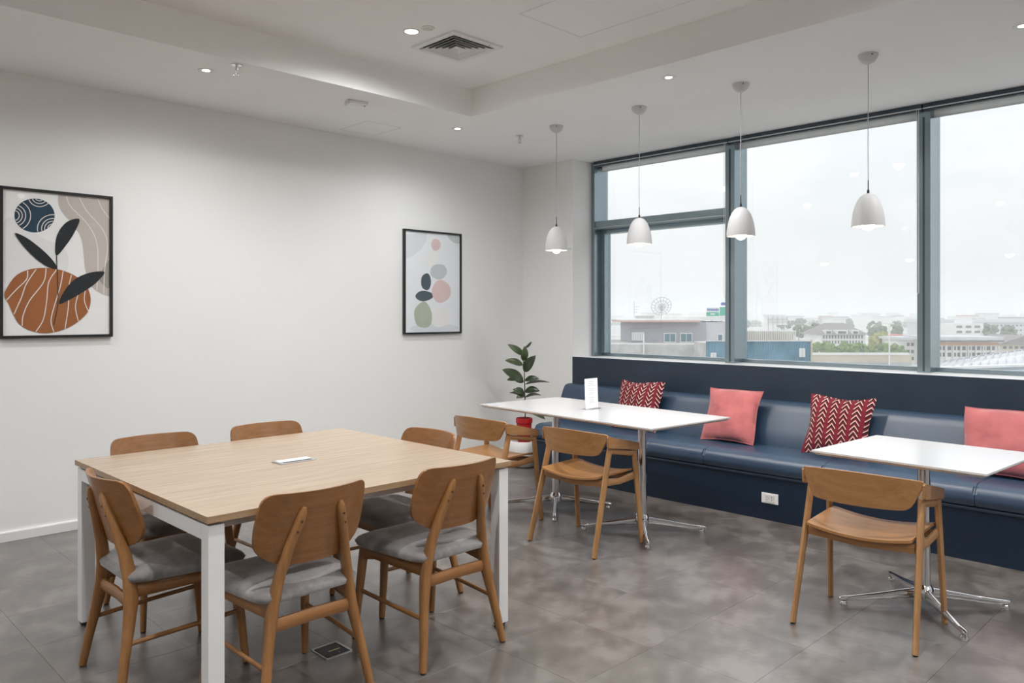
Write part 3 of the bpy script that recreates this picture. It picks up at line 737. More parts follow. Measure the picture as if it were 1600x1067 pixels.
# air vent: square cone diffuser
va = thing('air_vent', 'white square ceiling air diffuser with dark slots in the raised ceiling', 'vent', (3.232, 3.757, ZU))
HV = .205
def ringq(b, r0, z0, r1, z1):
    a = [b.verts.new((sx * r0, sy * r0, z0)) for sx, sy in ((-1, -1), (1, -1), (1, 1), (-1, 1))]
    c = [b.verts.new((sx * r1, sy * r1, z1)) for sx, sy in ((-1, -1), (1, -1), (1, 1), (-1, 1))]
    for i in range(4): b.faces.new((a[i], a[(i + 1) % 4], c[(i + 1) % 4], c[i]))
b = new(); ringq(b, HV, 0, HV, -.012); ringq(b, HV, -.012, HV - .035, -.014); ringq(b, HV - .035, -.014, HV - .040, .0); obj('frame', b, M['white'], va, 0)
bx('duct', (-HV + .036, HV - .036, -HV + .036, HV - .036, -.0012, -.0004), M['black'], va)
for k in range(4):
    r = HV - .046 - .030 * k
    b = new(); ringq(b, r, -.020, r - .020, -.003); ringq(b, r - .020, -.003, r - .022, -.004); ringq(b, r - .022, -.004, r - .003, -.020); ringq(b, r - .003, -.020, r, -.020)
    obj('louvre', b, M['white'], va, 0)
b = new(); ringq(b, .040, -.020, .022, -.005); box(b, -.022, .022, -.022, .022, -.006, -.003); obj('centre_plate', b, M['white'], va, 0)
bx('screw', (.10, .106, -.19, -.184, -.020, -.012), M['alu'], va)

# small bracket on the column edge
br = thing('curtain_hook', 'tiny white hook on the column edge above the bench', 'hook', (XC, 4.955, 2.03), 0)
b = new(); tube(b, [(0, 0, 0), (-.030, .004, 0), (-.034, .010, .002)], .006, 8); obj('peg', b, M['white'], br)
obj('rose', lathe(new(), [(.012, 0), (.010, .004), (.006, .005)], 12), M['white'], br).rotation_euler = (0, R(-90), 0)

# ------------------------------------------------------------------ framed pictures
def smooth_curve(pts, n=8, closed=False):
    P = [Vector(p) for p in pts]; out = []; N = len(P)
    for i in range(N if closed else N - 1):
        if closed: a, b, c, d = P[i - 1], P[i], P[(i + 1) % N], P[(i + 2) % N]
        else: a, b, c, d = P[max(i - 1, 0)], P[i], P[i + 1], P[min(i + 2, N - 1)]
        for k in range(n):
            t = k / n
            out.append(0.5 * ((2 * b) + (c - a) * t + (2 * a - 5 * b + 4 * c - d) * t * t + (3 * b - a - 3 * c + d) * t ** 3))
    if not closed: out.append(P[-1])
    return out
class Picture:
    """framed print on the art wall; print coordinates are (u,v) in 0..1 from the upper left"""
    def __init__(s, label, x0, x1, z0, z1, fw, papercol):
        s.t = thing('framed_picture', label, 'picture', ((x0 + x1) / 2, YW, (z0 + z1) / 2), 0, 'framed prints on the art wall')
        W, H = (x1 - x0) / 2, (z1 - z0) / 2; s.W, s.H = W - fw, H - fw; D = .030
        for sx in (-1, 1): bx('frame_side', (min(sx * W, sx * (W - fw)), max(sx * W, sx * (W - fw)), -D, 0, -H, H), M['blackframe'], s.t, .001)
        for sz in (-1, 1): bx('frame_rail', (-W + fw, W - fw, -D, 0, min(sz * H, sz * (H - fw)), max(sz * H, sz * (H - fw))), M['blackframe'], s.t, .001)
        s.paper = bx('print', (-W + fw, W - fw, -.016, -.004, -H + fw, H - fw), papercol, s.t)
        bx('picture_glass', (-W + fw, W - fw, -.0245, -.0230, -H + fw, H - fw), M['pictureglass'], s.t)
        s.k = 0
    def P(s, u, v): return (-s.W + 2 * s.W * u, s.H - 2 * s.H * v)
    def shape(s, name, uv, mat):
        s.k += 1; y = -.016 - .00012 * s.k; b = new()
        b.faces.new([b.verts.new((max(-s.W, min(s.W, p[0])), y, max(-s.H, min(s.H, p[1])))) for p in (s.P(*q) for q in uv)])
        return obj(name, b, mat, s.paper, 0)
    def stroke(s, name, uv, wd, mat, taper=False):
        s.k += 1; y = -.016 - .00012 * s.k; b = new(); P = [Vector(s.P(*q)) for q in uv]; prev = None
        for i, p in enumerate(P):
            t = (P[min(i + 1, len(P) - 1)] - P[max(i - 1, 0)]).normalized(); n = Vector((-t.y, t.x)) * wd / 2
            a = b.verts.new((p.x + n.x, y, p.y + n.y)); c = b.verts.new((p.x - n.x, y, p.y - n.y))
            if prev: b.faces.new((prev[0], a, c, prev[1]))
            prev = (a, c)
        return obj(name, b, mat, s.paper, 0)
def rect_map(xl, xr, tl, tr, bl, br, d0, d1):
    def f(x, y):
        t = (x - xl) / (xr - xl); top = tl + (tr - tl) * t; bot = bl + (br - bl) * t
        return (t * d0 / (d1 - t * (d1 - d0)), (y - top) / (bot - top))
    return f
PM = {k: plain('print_' + k, c, .75, var=v) for k, c, v in (
    ('paper', (.87, .87, .855), .015), ('blue', (.012, .042, .075), .2), ('orange', (.34, .115, .030), .1), ('beige', (.54, .49, .45), .03),
    ('taupe', (.34, .315, .29), .03), ('leaf', (.008, .012, .015), .1), ('line', (.78, .74, .69), .02), ('mist', (.80, .80, .795), .02),
    ('coolpaper', (.85, .875, .90), .015), ('slate', (.085, .115, .135), .06), ('pebble', (.57, .605, .62), .04), ('blush', (.74, .57, .555), .03),
    ('sage', (.45, .51, .40), .05), ('cream', (.88, .875, .86), .02), ('fog', (.75, .785, .81), .02), ('palesage', (.60, .67, .65), .03))}
p1 = Picture('black-framed print of dark leaves over an orange striped oval and blue disc', 1.135, 1.778, 1.247, 2.180, .017, PM['paper'])
m1 = rect_map(20, 588, 158, 210, 950, 938, 4.776, 5.203)
def A(pts, n=6): return [m1(p.x, p.y) for p in smooth_curve(pts, n, True)]
def Lc(pts, n=8): return [m1(p.x, p.y) for p in smooth_curve(pts, n)]
p1.shape('mist_patch', A([(20, 345), (120, 330), (230, 420), (352, 480), (358, 600), (240, 640), (20, 655)]), PM['mist'])
p1.shape('beige_ribbon', [m1(*p) for p in [(314, 186), (588, 211)]] + Lc([(588, 735), (545, 722), (490, 680), (458, 590), (440, 440), (400, 360), (340, 290), (316, 240), (314, 187)]), PM['beige'])
p1.shape('taupe_patch', A([(545, 600), (588, 540), (588, 640), (582, 692), (535, 650)]), PM['taupe'])
for c in ([(358, 192), (380, 250), (470, 345), (518, 440), (526, 560), (520, 703)], [(425, 199), (470, 280), (548, 370), (577, 460), (562, 590), (556, 724)], [(525, 208), (548, 262), (588, 315)]):
    p1.stroke('wavy_line', Lc(c), .0055, PM['line'])
disc = [(189 + 107 * math.cos(a), 301 + 91 * math.sin(a)) for a in [i * math.pi / 24 for i in range(48)]]
p1.shape('blue_disc', [m1(*p) for p in disc], PM['blue'])
for cx_, cy_, rs in ((78, 302, (30, 46, 64, 90)), (286, 372, (28, 44, 60, 82)), (216, 198, (26, 42, 60))):
    for r in rs:
        seg = []
        for i in range(121):
            a = i * 2 * math.pi / 120; x, y = cx_ + r * math.cos(a), cy_ + r * .92 * math.sin(a)
            ok = ((x - 189) / 106) ** 2 + ((y - 301) / 90) ** 2 < 1
            if ok: seg.append((x, y))
            if (not ok or i == 120) and len(seg) > 3: p1.stroke('disc_ring', [m1(*q) for q in seg], .005, PM['line'])
            if not ok: seg = []
p1.shape('orange_oval', A([(38, 700), (88, 627), (160, 592), (250, 583), (340, 597), (420, 635), (470, 690), (487, 755), (470, 820), (420, 872), (350, 912), (260, 934), (180, 925), (112, 890), (76, 835), (52, 780), (30, 738)]), PM['orange'])
for c in ([(152, 598), (146, 645), (92, 700), (40, 757)], [(197, 590), (145, 670), (118, 745), (79, 833)], [(250, 586), (236, 660), (162, 760), (128, 840), (123, 895)],
          [(306, 592), (264, 660), (253, 760), (235, 860), (196, 926)], [(340, 600), (326, 680), (290, 800), (276, 870), (291, 927)], [(384, 620), (370, 690), (368, 790), (350, 911)],
          [(432, 645), (426, 700), (406, 790), (421, 868)], [(462, 685), (453, 755), (477, 822)]):
    p1.stroke('oval_line', Lc(c), .0055, PM['line'])
p1.stroke('leaf_stem', Lc([(306, 510), (308, 600), (313, 760), (291, 890)]), .0045, PM['leaf'])
p1.shape('dark_leaf', A([(85, 397), (150, 424), (235, 490), (287, 545), (308, 588), (250, 573), (180, 520), (120, 455)]), PM['leaf'])
p1.shape('dark_leaf', A([(427, 320), (365, 332), (318, 385), (300, 450), (306, 516), (360, 455), (402, 388)]), PM['leaf'])
p1.shape('dark_leaf', A([(558, 602), (480, 608), (400, 645), (345, 710), (318, 777), (390, 745), (480, 690), (532, 645)]), PM['leaf'])

p2 = Picture('black-framed pale print of stacked pastel pebble shapes', 4.182, 4.853, 1.216, 2.151, .016, PM['coolpaper'])
m2 = rect_map(118, 365, 92, 112, 578, 578, 6.91, 7.38)
def B(cx_, cy_, rx, ry, wob=.06, seed=0):
    r = random.Random(seed); ph = r.uniform(0, 6)
    return [m2(cx_ + rx * math.cos(a) * (1 + wob * math.sin(2 * a + ph)), cy_ + ry * math.sin(a) * (1 + wob * math.sin(3 * a + ph))) for a in [i * math.pi / 20 for i in range(40)]]
p2.shape('fog_patch', [m2(118, 110)] + [m2(p.x, p.y) for p in smooth_curve([(215, 102), (214, 140), (190, 180), (150, 215), (118, 225)])], PM['fog'])
p2.shape('sage_corner', [m2(p.x, p.y) for p in smooth_curve([(308, 108), (320, 130), (342, 148), (365, 152)])] + [m2(365, 112)], PM['palesage'])
p2.shape('mist_band', B(250, 560, 105, 22, .05, 4), PM['fog'])
p2.shape('cream_pebble', B(276, 507, 44, 50, .05, 1), PM['cream'])
p2.shape('sage_pebble', B(200, 498, 42, 62, .08, 2), PM['sage'])
p2.shape('cream_pebble', B(238, 225, 24, 40, .05, 9), PM['cream'])
p2.shape('blush_pebble', B(258, 158, 20, 29, .05, 3), PM['blush'])
p2.shape('grey_pebble', B(270, 287, 38, 37, .03, 5), PM['pebble'])
p2.shape('slate_pebble', B(213, 336, 24, 40, .06, 6), PM['slate'])
p2.shape('slate_pebble', B(205, 404, 38, 25, .06, 7), PM['slate'])
p2.shape('blush_pebble', B(282, 383, 41, 55, .05, 8), PM['blush'])

# ------------------------------------------------------------------ rubber plant in the corner
pl = thing('potted_plant', 'rubber plant in a red pot set in a white planter, in the corner', 'plant', (5.14, 5.03, 0), YAW - 90)   # local x runs sideways, y away
obj('planter', lathe(new(), [(.085, 0), (.120, .012), (.146, .07), (.152, .14), (.146, .235), (.140, .240), (.135, .232), (.138, .14), (.0, .12)], 32), M['ceramic'], pl, 50)
pot = obj('pot', lathe(new(), [(.052, .13), (.060, .25), (.070, .395), (.077, .400), (.077, .440), (.072, .442), (.066, .41), (0, .405)], 28), M['red'], pl, 40)
obj('soil', lathe(new(), [(.066, .412), (.04, .418), (0, .42)], 20, cap=False), M['soil'], pot, 60)
S = .000836 * .985
def lp(x, y, d=0.0): return Vector(((x - 330) * S + .006, d, .432 + (975 - y) * S))
b = new(); sweep(b, [(0.004, 0, .40), lp(338, 900), lp(330, 700), lp(325, 440), lp(312, 310), lp(330, 160)], [(.013, .013), (.012, .012), (.011, .011), (.009, .009), (.007, .007), (.003, .003)], (1, 0, 0), 8, 2); obj('stem', b, M['stem'], pl, 60)
def leaf(base, tip, wd, face=(0, -1, .5), droop=.015, fold=.12):
    wd *= 1.22; a, c = Vector(base), Vector(tip); ax = c - a; L_ = ax.length; ax.normalize()
    f = Vector(face); f = (f - ax * f.dot(ax)).normalized(); sd = ax.cross(f)
    b = new(); N = 9; rows = []
    for i in range(N + 1):
        t = i / N; hw = wd / 2 * math.sin(math.pi * min(1, t ** .85)) ** .75 if 0 < t < 1 else .0008
        mid = a + ax * (L_ * t) + f * (droop * math.sin(math.pi * t))
        rows.append([b.verts.new(mid + sd * hw * k + f * (abs(k) * hw * fold * 2)) for k in (-1, -.5, 0, .5, 1)])
    for r0, r1 in zip(rows, rows[1:]):
        for k in range(4): b.faces.new((r0[k], r0[k + 1], r1[k + 1], r1[k]))
    ob = obj('leaf', b, M['leaf'], pl, 80)
    so_ = ob.modifiers.new('thick', 'SOLIDIFY'); so_.thickness = .0015
    return ob
leaf(lp(318, 262), lp(138, 140, -.04), .052, (.2, -1, .3)); leaf(lp(312, 330), lp(330, 160, -.02), .058, (.3, -1, .1)); leaf(lp(328, 190), lp(408, 112, .03), .020, (.5, -1, .2))
leaf(lp(322, 450), lp(450, 262, -.06), .080, (-.3, -1, .4)); leaf(lp(310, 372), lp(108, 318, -.03), .058, (.1, -1, .7)); leaf(lp(318, 565), lp(78, 415, -.08), .092, (.2, -1, .7))
leaf(lp(312, 520), lp(128, 548, .07), .045, (0, -1, .6)); leaf(lp(328, 545), lp(488, 520, -.05), .052, (.1, -1, .8)); leaf(lp(330, 590), lp(612, 572, .04), .060, (0, -.25, 1))
leaf(lp(325, 695), lp(196, 640, -.05), .060, (.2, -1, .6)); leaf(lp(328, 665), lp(495, 655, -.07), .068, (-.1, -1, .9)); leaf(lp(328, 735), lp(158, 685, .03), .058, (0, -.35, 1))
leaf(lp(332, 735), lp(515, 712, .02), .055, (0, -.3, 1)); leaf(lp(335, 850), lp(215, 872, -.04), .05, (0, -.6, 1)); leaf(lp(338, 860), lp(555, 968, -.07), .062, (.2, -.8, .8)); leaf(lp(322, 700), lp(235, 735, -.06), .045, (.2, -1, .5))

# ------------------------------------------------------------------ the city outside
ca_, sa_ = math.cos(R(YAW)), math.sin(R(YAW)); FW = Vector((ca_, sa_, 0)); RT = Vector((sa_, -ca_, 0))
GZ = -14.5
def far(u, v, D): return Vector((0, 0, EYE)) + FW * D + RT * ((u - 800) * D / FPX) + Vector((0, 0, -(v - HORIZON) * D / FPX))
def cm(name, col, rough=.8, var=.08, nscale=.4): return plain('city_' + name, col, rough, var=var, nscale=nscale, world=True)
C = {'grey': cm('grey_render', (.42, .42, .45)), 'lgrey': cm('light_render', (.62, .62, .64)), 'white': cm('white_render', (.80, .79, .77)), 'conc': cm('concrete', (.55, .54, .52), .85, .18, .8),
     'pinkroof': cm('pink_eave', (.62, .42, .38)), 'blue': cm('blue_sheet', (.24, .43, .54), .5, .2, .5), 'glassy': cm('city_window', (.16, .26, .31), .25), 'dark': cm('dark_window', (.13, .13, .14), .4),
     'roofbrown': cm('brown_tile', (.27, .24, .23), .8, .15, 1.5), 'orange': cm('orange_band', (.60, .36, .24)), 'pink': cm('pink_wall', (.66, .24, .22)), 'metal': cm('metal_roof', (.66, .67, .68), .45, .06, .3),
     'metal2': cm('blue_grey_roof', (.36, .41, .46), .5), 'beige': cm('beige_wall', (.60, .53, .44)), 'green': cm('sign_green', (.05, .42, .30), .5), 'signblue': cm('sign_blue', (.09, .13, .45), .5), 'ground': cm('ground', (.50, .49, .45), .95, .35, .02),
     'water': cm('road_grey', (.42, .46, .47), .5), 'mast': cm('mast_metal', (.45, .45, .46), .5)}
def foliage(name, lo, hi):
    m, nt, b = newmat(name); f = noise(nt, world_pos(nt), .9, 5, .7)
    lk(nt, ramp(nt, f, [(.35, lo), (.65, hi)]), b.inputs['Base Color']); b.inputs['Roughness'].default_value = .9; return m
C['tree'] = foliage('city_foliage', (.10, .17, .05), (.28, .36, .12)); C['tree2'] = foliage('city_foliage_yellow', (.20, .22, .07), (.44, .42, .17)); C['tree3'] = foliage('city_foliage_dark', (.07, .11, .06), (.16, .21, .12))
gb = new(); box(gb, 25, 3200, -2500, 3200, GZ - 1, GZ); ground = obj('ground', gb, C['ground'], None, 0); tag(ground, kind='structure')

class Bld:
    """a building facing the viewer's side; local x sideways, y away, z up; sizes in metres"""
    def __init__(s, name, label, u, D, width, z0, z1, depth, mat, cat='building', group=None, turn=0):
        p = far(u, HORIZON, D); s.t = thing(name, label, cat, (p.x, p.y, GZ), YAW - 90 + turn, group); s.D = D; s.u = u; s.m = D / FPX
        s.w, s.z0, s.z1 = width, z0 - GZ, z1 - GZ
        if mat: s.body = bx('walls', (-width / 2, width / 2, 0, depth, 0, s.z1), mat, s.t)
    def px(s, u): return (u - s.u) * s.m
    def pz(s, v): return EYE - (v - HORIZON) * s.m - GZ
    def part(s, name, u0, u1, v0, v1, y0, y1, mat, parent=None): return bx(name, (s.px(u0), s.px(u1), y0, y1, s.pz(v1), s.pz(v0)), mat, parent or s.t)
    def windows(s, us, vs_, wpx, hpx, mat, frame=None):
        f0 = None; hw, hh = wpx * s.m / 2, hpx * s.m / 2
        for v in vs_:
            for u in us:
                if f0 is None:
                    f0 = bx('window', (-hw, hw, -.10, .02, -hh, hh), mat, s.t)
                    o = f0
                else: o = share(f0, 'window', s.t)
                o.location = (s.px(u), 0, s.pz(v))
def zpx(v, D): return EYE - (v - HORIZON) * D / FPX

# grey house with a flat eave and the satellite dish
D = 100; B1 = Bld('rooftop_house', 'grey rooftop house with a flat pink-edged eave beyond the crossbar window', 1044, D, 0, 0, 0, 9, None)
B1.part('walls', 985, 1103, 503, 540, 0, 9, C['grey']); B1.part('side_block', 1103, 1146, 503, 548, .4, 9, C['lgrey'])
B1.part('eave', 971, 1092, 500.5, 503, -1.2, 10, C['pinkroof']); B1.part('upper_roof', 1060, 1150, 494.5, 500.5, .2, 10, C['white']); B1.part('roof_slab', 971, 1092, 498.8, 500.5, -1.2, 10, C['white'])
for u in (1046.5, 1072):
    f = B1.part('window', u - 9.5, u + 9.5, 520, 535, -.12, 0, C['white']); B1.part('pane', u - 8.2, u - .6, 521.5, 533.5, -.16, -.12, C['glassy'], f); B1.part('pane', u + .6, u + 8.2, 521.5, 533.5, -.16, -.12, C['glassy'], f)
f = B1.part('side_window', 1121, 1131, 522, 535, .25, .4, C['white']); B1.part('pane', 1123, 1129, 523, 534, .2, .25, C['glassy'], f)
f = B1.part('louvre_frame', 987, 1006, 519, 532, -.2, 0, C['white'])
for k in range(5): B1.part('louvre', 988 + k * 3.7, 990 + k * 3.7, 520, 531, -.24, -.2, C['lgrey'], f)
B1.part('terrace', 944, 1112, 535, 700, -6, 12, C['conc']); B1.part('terrace_rim', 944, 1075, 555, 558, -6.2, -6, C['white'])
B1.part('post', 992, 994, 520, 556, -6.3, -6.1, C['white'])
# satellite dish
dp = far(1034, 480, D + 4); ds_ = thing('satellite_dish', 'large mesh satellite dish on the roof of the grey house', 'satellite dish', dp, YAW - 90)
rr = 1.33; b = new(); rings_ = []
rot = Matrix.Rotation(R(28), 4, 'X') @ Matrix.Rotation(R(10), 4, 'Y')
def dish(r, a): return rot @ Vector((r * math.cos(a), .32 * (r / rr) ** 2, r * math.sin(a)))
for k in range(16):
    a = 2 * math.pi * k / 16; q = new(); tube(q, [dish(rr * t, a) for t in (.06, .35, .65, 1)], .034, 5); obj('rib', q, C['mast'], ds_)
for r in (.45, .9, rr):
    q = new(); tube(q, [dish(r, 2 * math.pi * k / 32) for k in range(33)], .034, 5); obj('hoop', q, C['mast'], ds_)
q = new(); tube(q, [rot @ Vector((0, 0, 0)), rot @ Vector((0, -.75, 0))], .03, 6); box(q, *(lambda c: (c.x - .1, c.x + .1, c.y - .1, c.y + .1, c.z - .1, c.z + .1))(rot @ Vector((0, -.8, 0)))); obj('feed_arm', q, C['mast'], ds_)
q = new(); tube(q, [(0, .2, 0), (0, .25, -1.6)], .05, 6); obj('mast', q, C['mast'], ds_)
an = thing('antenna', 'thin rooftop antenna mast left of the satellite dish', 'antenna', far(991, 497, D + 3), YAW - 90); q = new(); tube(q, [(0, 0, 0), (0, 0, 2.3)], .03, 6); obj('mast', q, C['mast'], an)
for k in range(3): q = new(); tube(q, [(-.1, 0, 1.5 - .35 * k), (.7 - .1 * k, 0, 1.5 - .35 * k)], .02, 5); obj('element', q, C['mast'], an)
# signs
D = 170; SG = Bld('roadside_sign', 'blue and green roadside sign board above the grey house roof', 1118, D, 0, 0, 0, 1, None, 'sign')
SG.part('board', 1104, 1123.5, 480.5, 487, 0, .3, C['white']); SG.part('green_board', 1104, 1123.5, 487.4, 494, 0, .3, C['green']); SG.part('pole', 1112, 1114, 494, 560, .1, .4, C['mast']); SG.part('pole', 1127, 1129, 492, 560, .1, .4, C['mast'])
SG.part('tall_board', 1124.8, 1136, 479.5, 492.5, 0, .3, C['green']); SG.part('top_board', 1127, 1136, 472.5, 477, 0, .3, C['signblue'])
for k in range(8): SG.part('letter', 1105 + k * 2.3, 1106.7 + k * 2.3, 482 + (k % 2) * .3, 485.6, -.05, 0, C['signblue'])
for k in range(3): SG.part('letter', 1110 + k * 2.4, 1111.7 + k * 2.4, 489.5, 491.8, -.05, 0, C['white'])
# blue corrugated hoarding
D = 86; BF = Bld('corrugated_wall', 'blue corrugated metal wall behind the first mullion', 1187, D, 0, 0, 0, 1, None, 'wall')
b = new(); n = 64; pts = []
for k in range(n + 1):
    for dx, dy in ((0, 0), (.25, 0), (.35, .14), (.85, .14), (.95, 0)): pts.append((BF.px(1103 + 165.0 * (k + dx) / (n + 1)), dy))
z0_, z1_ = BF.pz(640), BF.pz(533)
V0 = [b.verts.new((x, y, z0_)) for x, y in pts]; V1 = [b.verts.new((x, y, z1_)) for x, y in pts]
for k in range(len(pts) - 1): b.faces.new((V0[k], V0[k + 1], V1[k + 1], V1[k]))
obj('corrugated_sheet', b, C['blue'], BF.t, 0)
BF.part('top_rail', 1103, 1268, 532, 533.5, -.1, .3, C['lgrey']); BF.part('end_post', 1266.5, 1269, 531, 640, -.1, .4, C['beige'])
for u in (1114.5, 1253): 
    f = BF.part('vent_window', u - 4.5, u + 4.5, 544 if u > 1200 else 551, 558 if u > 1200 else 566, -.12, 0, C['white']); BF.part('bar', u - .6, u + .6, 545 if u > 1200 else 552, 557 if u > 1200 else 565, -.16, -.12, C['lgrey'], f)
BF.part('core', 1104, 1267, 536, 760, .4, 6, C['conc'])
# slatted roof screen and billboard
D = 105; SL = Bld('slatted_screen', 'white slatted roof screen standing behind the blue wall', 1203, D, 0, 0, 0, 1, None, 'screen')
SL.part('frame_top', 1150, 1244, 516.5, 518.2, 0, .3, C['white']); SL.part('frame_bottom', 1150, 1244, 533, 535, 0, .3, C['white']); SL.part('backing', 1150, 1244, 518, 700, .8, 4, C['beige'])
for k in range(32): SL.part('slat', 1151 + k * 2.95, 1152.3 + k * 2.95, 518, 533, 0, .2, C['white'])
D = 210; BB = Bld('billboard', 'blank white billboard on a frame beyond the slatted screen', 1215, D, 0, 0, 0, 1, None, 'billboard')
BB.part('panel', 1199, 1231, 494.5, 508, 0, .3, C['white'])
for k in range(5): BB.part('strut', 1200 + k * 7.4, 1200.6 + k * 7.4, 494.5, 560, -.1, 0, C['mast'])
for k in range(2): BB.part('crossbar', 1199, 1231, 498.5 + 4.5 * k, 499 + 4.5 * k, -.12, -.02, C['mast'])
# large hip-roofed house
D = 235; HH = Bld('hip_roof_house', 'large white house with a brown hipped roof and three dormers', 1318, D, 0, 0, 0, 1, None, 'house')
HH.part('walls', 1283, 1352, 521, 600, 0, 14, C['white'])
b = new(); e0, e1, zE, zR = HH.px(1279), HH.px(1356), HH.pz(522.5), HH.pz(505)
ev = [b.verts.new(p) for p in ((e0, -1, zE), (e1, -1, zE), (e1, 15, zE), (e0, 15, zE))]; rg = [b.verts.new((HH.px(1302), 7, zR)), b.verts.new((HH.px(1334), 7, zR))]
for q in ((ev[0], ev[1], rg[1], rg[0]), (ev[1], ev[2], rg[1]), (ev[2], ev[3], rg[0], rg[1]), (ev[3], ev[0], rg[0]), (ev[3], ev[2], ev[1], ev[0])): b.faces.new(q)
rf = obj('roof', b, C['roofbrown'], HH.t, 0)
for u, hw in ((1293, 5), (1314, 9), (1335, 5)): d_ = HH.part('dormer', u - hw, u + hw, 515.5, 522, -.8, 5, C['white'], rf); HH.part('dormer_window', u - hw * .7, u + hw * .7, 517.5, 521, -.9, -.8, C['dark'], d_)
HH.windows([1287 + k * 4.6 for k in range(14)], (526.5, 534.5), 2.2, 5, C['dark'])
# pink house, white block, street and its wall
D = 250; PK = Bld('pink_house', 'small house with a pink wall and red roof beside the street lamp', 1399, D, 0, 0, 0, 1, None, 'house')
PK.part('walls', 1391, 1412, 528, 600, 0, 8, C['pink']); PK.part('roof', 1386, 1414, 523, 528, -1, 9, C['pink']); PK.windows([1396, 1402, 1408], (533,), 2.5, 4, C['dark'])
D = 200; WB = Bld('white_block', 'white three-storey block half hidden by the second mullion', 1432, D, 0, 0, 0, 1, None)
WB.part('walls', 1413, 1462, 531, 640, 0, 12, C['white']); WB.part('roof', 1409, 1464, 527, 531, -1, 13, C['lgrey']); WB.windows([1419 + 6.5 * k for k in range(6)], (538, 549, 560), 4, 5, C['dark'])
D = 190; OB = Bld('orange_band_block', 'long low block with an orange band and grey roof edge', 1510, D, 0, 0, 0, 1, None)
OB.part('walls', 1462, 1560, 533, 660, 0, 14, C['white']); OB.part('roof', 1458, 1562, 526, 532.5, -1.5, 15, C['lgrey']); OB.part('roof_edge', 1458, 1562, 531.5, 533.5, -1.7, -1.5, C['dark']); OB.part('orange_band', 1462, 1560, 535, 539.5, -.2, 0, C['orange'])
OB.windows([1468 + 7.6 * k for k in range(12)], (544, 554), 5.0, 6, C['dark'])
for k in range(9): OB.part('pillar', 1464 + 11.8 * k, 1465.3 + 11.8 * k, 539.5, 575, -.5, -.1, C['white'])
D = 215; GB = Bld('gabled_hall', 'beige gabled hall behind the grey metal roof', 1590, D, 0, 0, 0, 1, None)
GB.part('walls', 1562, 1640, 536, 660, 0, 14, C['beige']); b = new(); prism(b, [(GB.px(1558), GB.pz(537)), (GB.px(1600), GB.pz(524)), (GB.px(1642), GB.pz(537))], 'Y', -1, 15); obj('roof', b, C['roofbrown'], GB.t, 0); GB.windows([1570 + 9 * k for k in range(7)], (543,), 5, 4, C['dark'])
D = 330; AP = Bld('apartment_block', 'white four-storey apartment block with rows of dark balconies', 1515, D, 0, 0, 0, 1, None)
AP.part('walls', 1493, 1537, 505, 580, 0, 14, C['white']); AP.part('stair_head', 1508, 1526, 500.5, 505, 3, 8, C['white']); AP.windows([1499, 1513, 1527], (510.5, 518.5, 526.5), 8.5, 3.6, C['dark'])
D = 380; LA = Bld('long_apartment_block', 'long pale apartment row with a grey roof and small windows', 1560, D, 0, 0, 0, 1, None)
LA.part('walls', 1440, 1660, 503.5, 560, 0, 14, C['lgrey']); LA.part('roof', 1438, 1662, 499, 503.5, -1, 15, C['metal']); LA.windows([1467 + 6.1 * k for k in range(24)], (508.5, 516, 523), 3.0, 2.6, C['dark'])
D = 150; WL = Bld('elevated_road_wall', 'beige parapet of an elevated road below the hedge', 1330, D, 0, 0, 0, 1, None, 'road')
WL.part('parapet', 1190, 1420, 551, 555, 0, .6, C['white']); WL.part('wall', 1190, 1425, 555, 566, .1, 1, C['beige']); WL.part('lower_band', 1190, 1425, 566, 690, .1, 3, C['water'])
D = 142; LM = Bld('street_lamp', 'tall white street lamp with two heads by the elevated road', 1390, D, 0, 0, 0, 1, None, 'street lamp')
LM.part('pole', 1389.3, 1390.8, 506, 690, 0, .2, C['white']); LM.part('arm', 1384, 1396, 505.4, 506.4, 0, .15, C['white']); LM.part('lamp_head', 1383, 1387, 504.8, 506, -.1, .3, C['white']); LM.part('lamp_head', 1393, 1397, 504.8, 506, -.1, .3, C['white'])
# near metal roofs
MR = thing('metal_roof_building', 'large pale ribbed metal roof just below the third window bay', 'building', (0, 0, 0))
def facep(name, pts, mat, th=.35):
    b = new(); A_ = [b.verts.new(p) for p in pts]; B_ = [b.verts.new(Vector(p) + Vector((0, 0, -th))) for p in pts]; n = len(pts)
    b.faces.new(A_); b.faces.new(B_[::-1])
    for i in range(n): b.faces.new((A_[i], B_[i], B_[(i + 1) % n], A_[(i + 1) % n]))
    return obj(name, b, mat, MR, 0)
r0, r1 = far(1440, 570, 78), far(1720, 530, 78); q0, q1 = far(1395, 578, 60), far(1760, 566, 60); s0, s1 = far(1430, 620, 44), far(1800, 640, 44)
facep('upper_slope', [r0, r1, q1, q0], C['metal']); facep('lower_slope', [q0 - Vector((0, 0, .25)), q1 - Vector((0, 0, .25)), s1, s0], C['metal2'])
for k in range(26):
    t = k / 25; a = r0.lerp(r1, t); c = q0.lerp(q1, t); b = new(); tube(b, [a + Vector((0, 0, .05)), c + Vector((0, 0, .05))], .07, 4); obj('roof_rib', b, C['lgrey'], MR)
b = new(); tube(b, [q0, q1], .16, 6); obj('gutter', b, C['white'], MR); b = new(); tube(b, [r0, r1], .14, 6); obj('ridge_cap', b, C['grey'], MR)
cb_ = new(); cs = [s0, s1, r1, r0]; A_ = [cb_.verts.new((p.x, p.y, min(p.z, zpx(0, 1) * 0 + p.z) - .5)) for p in cs]; B_ = [cb_.verts.new((p.x, p.y, GZ)) for p in cs]
for i in range(4): cb_.faces.new((A_[i], A_[(i + 1) % 4], B_[(i + 1) % 4], B_[i]))
cb_.faces.new(B_); obj('walls', cb_, C['conc'], MR, 0)

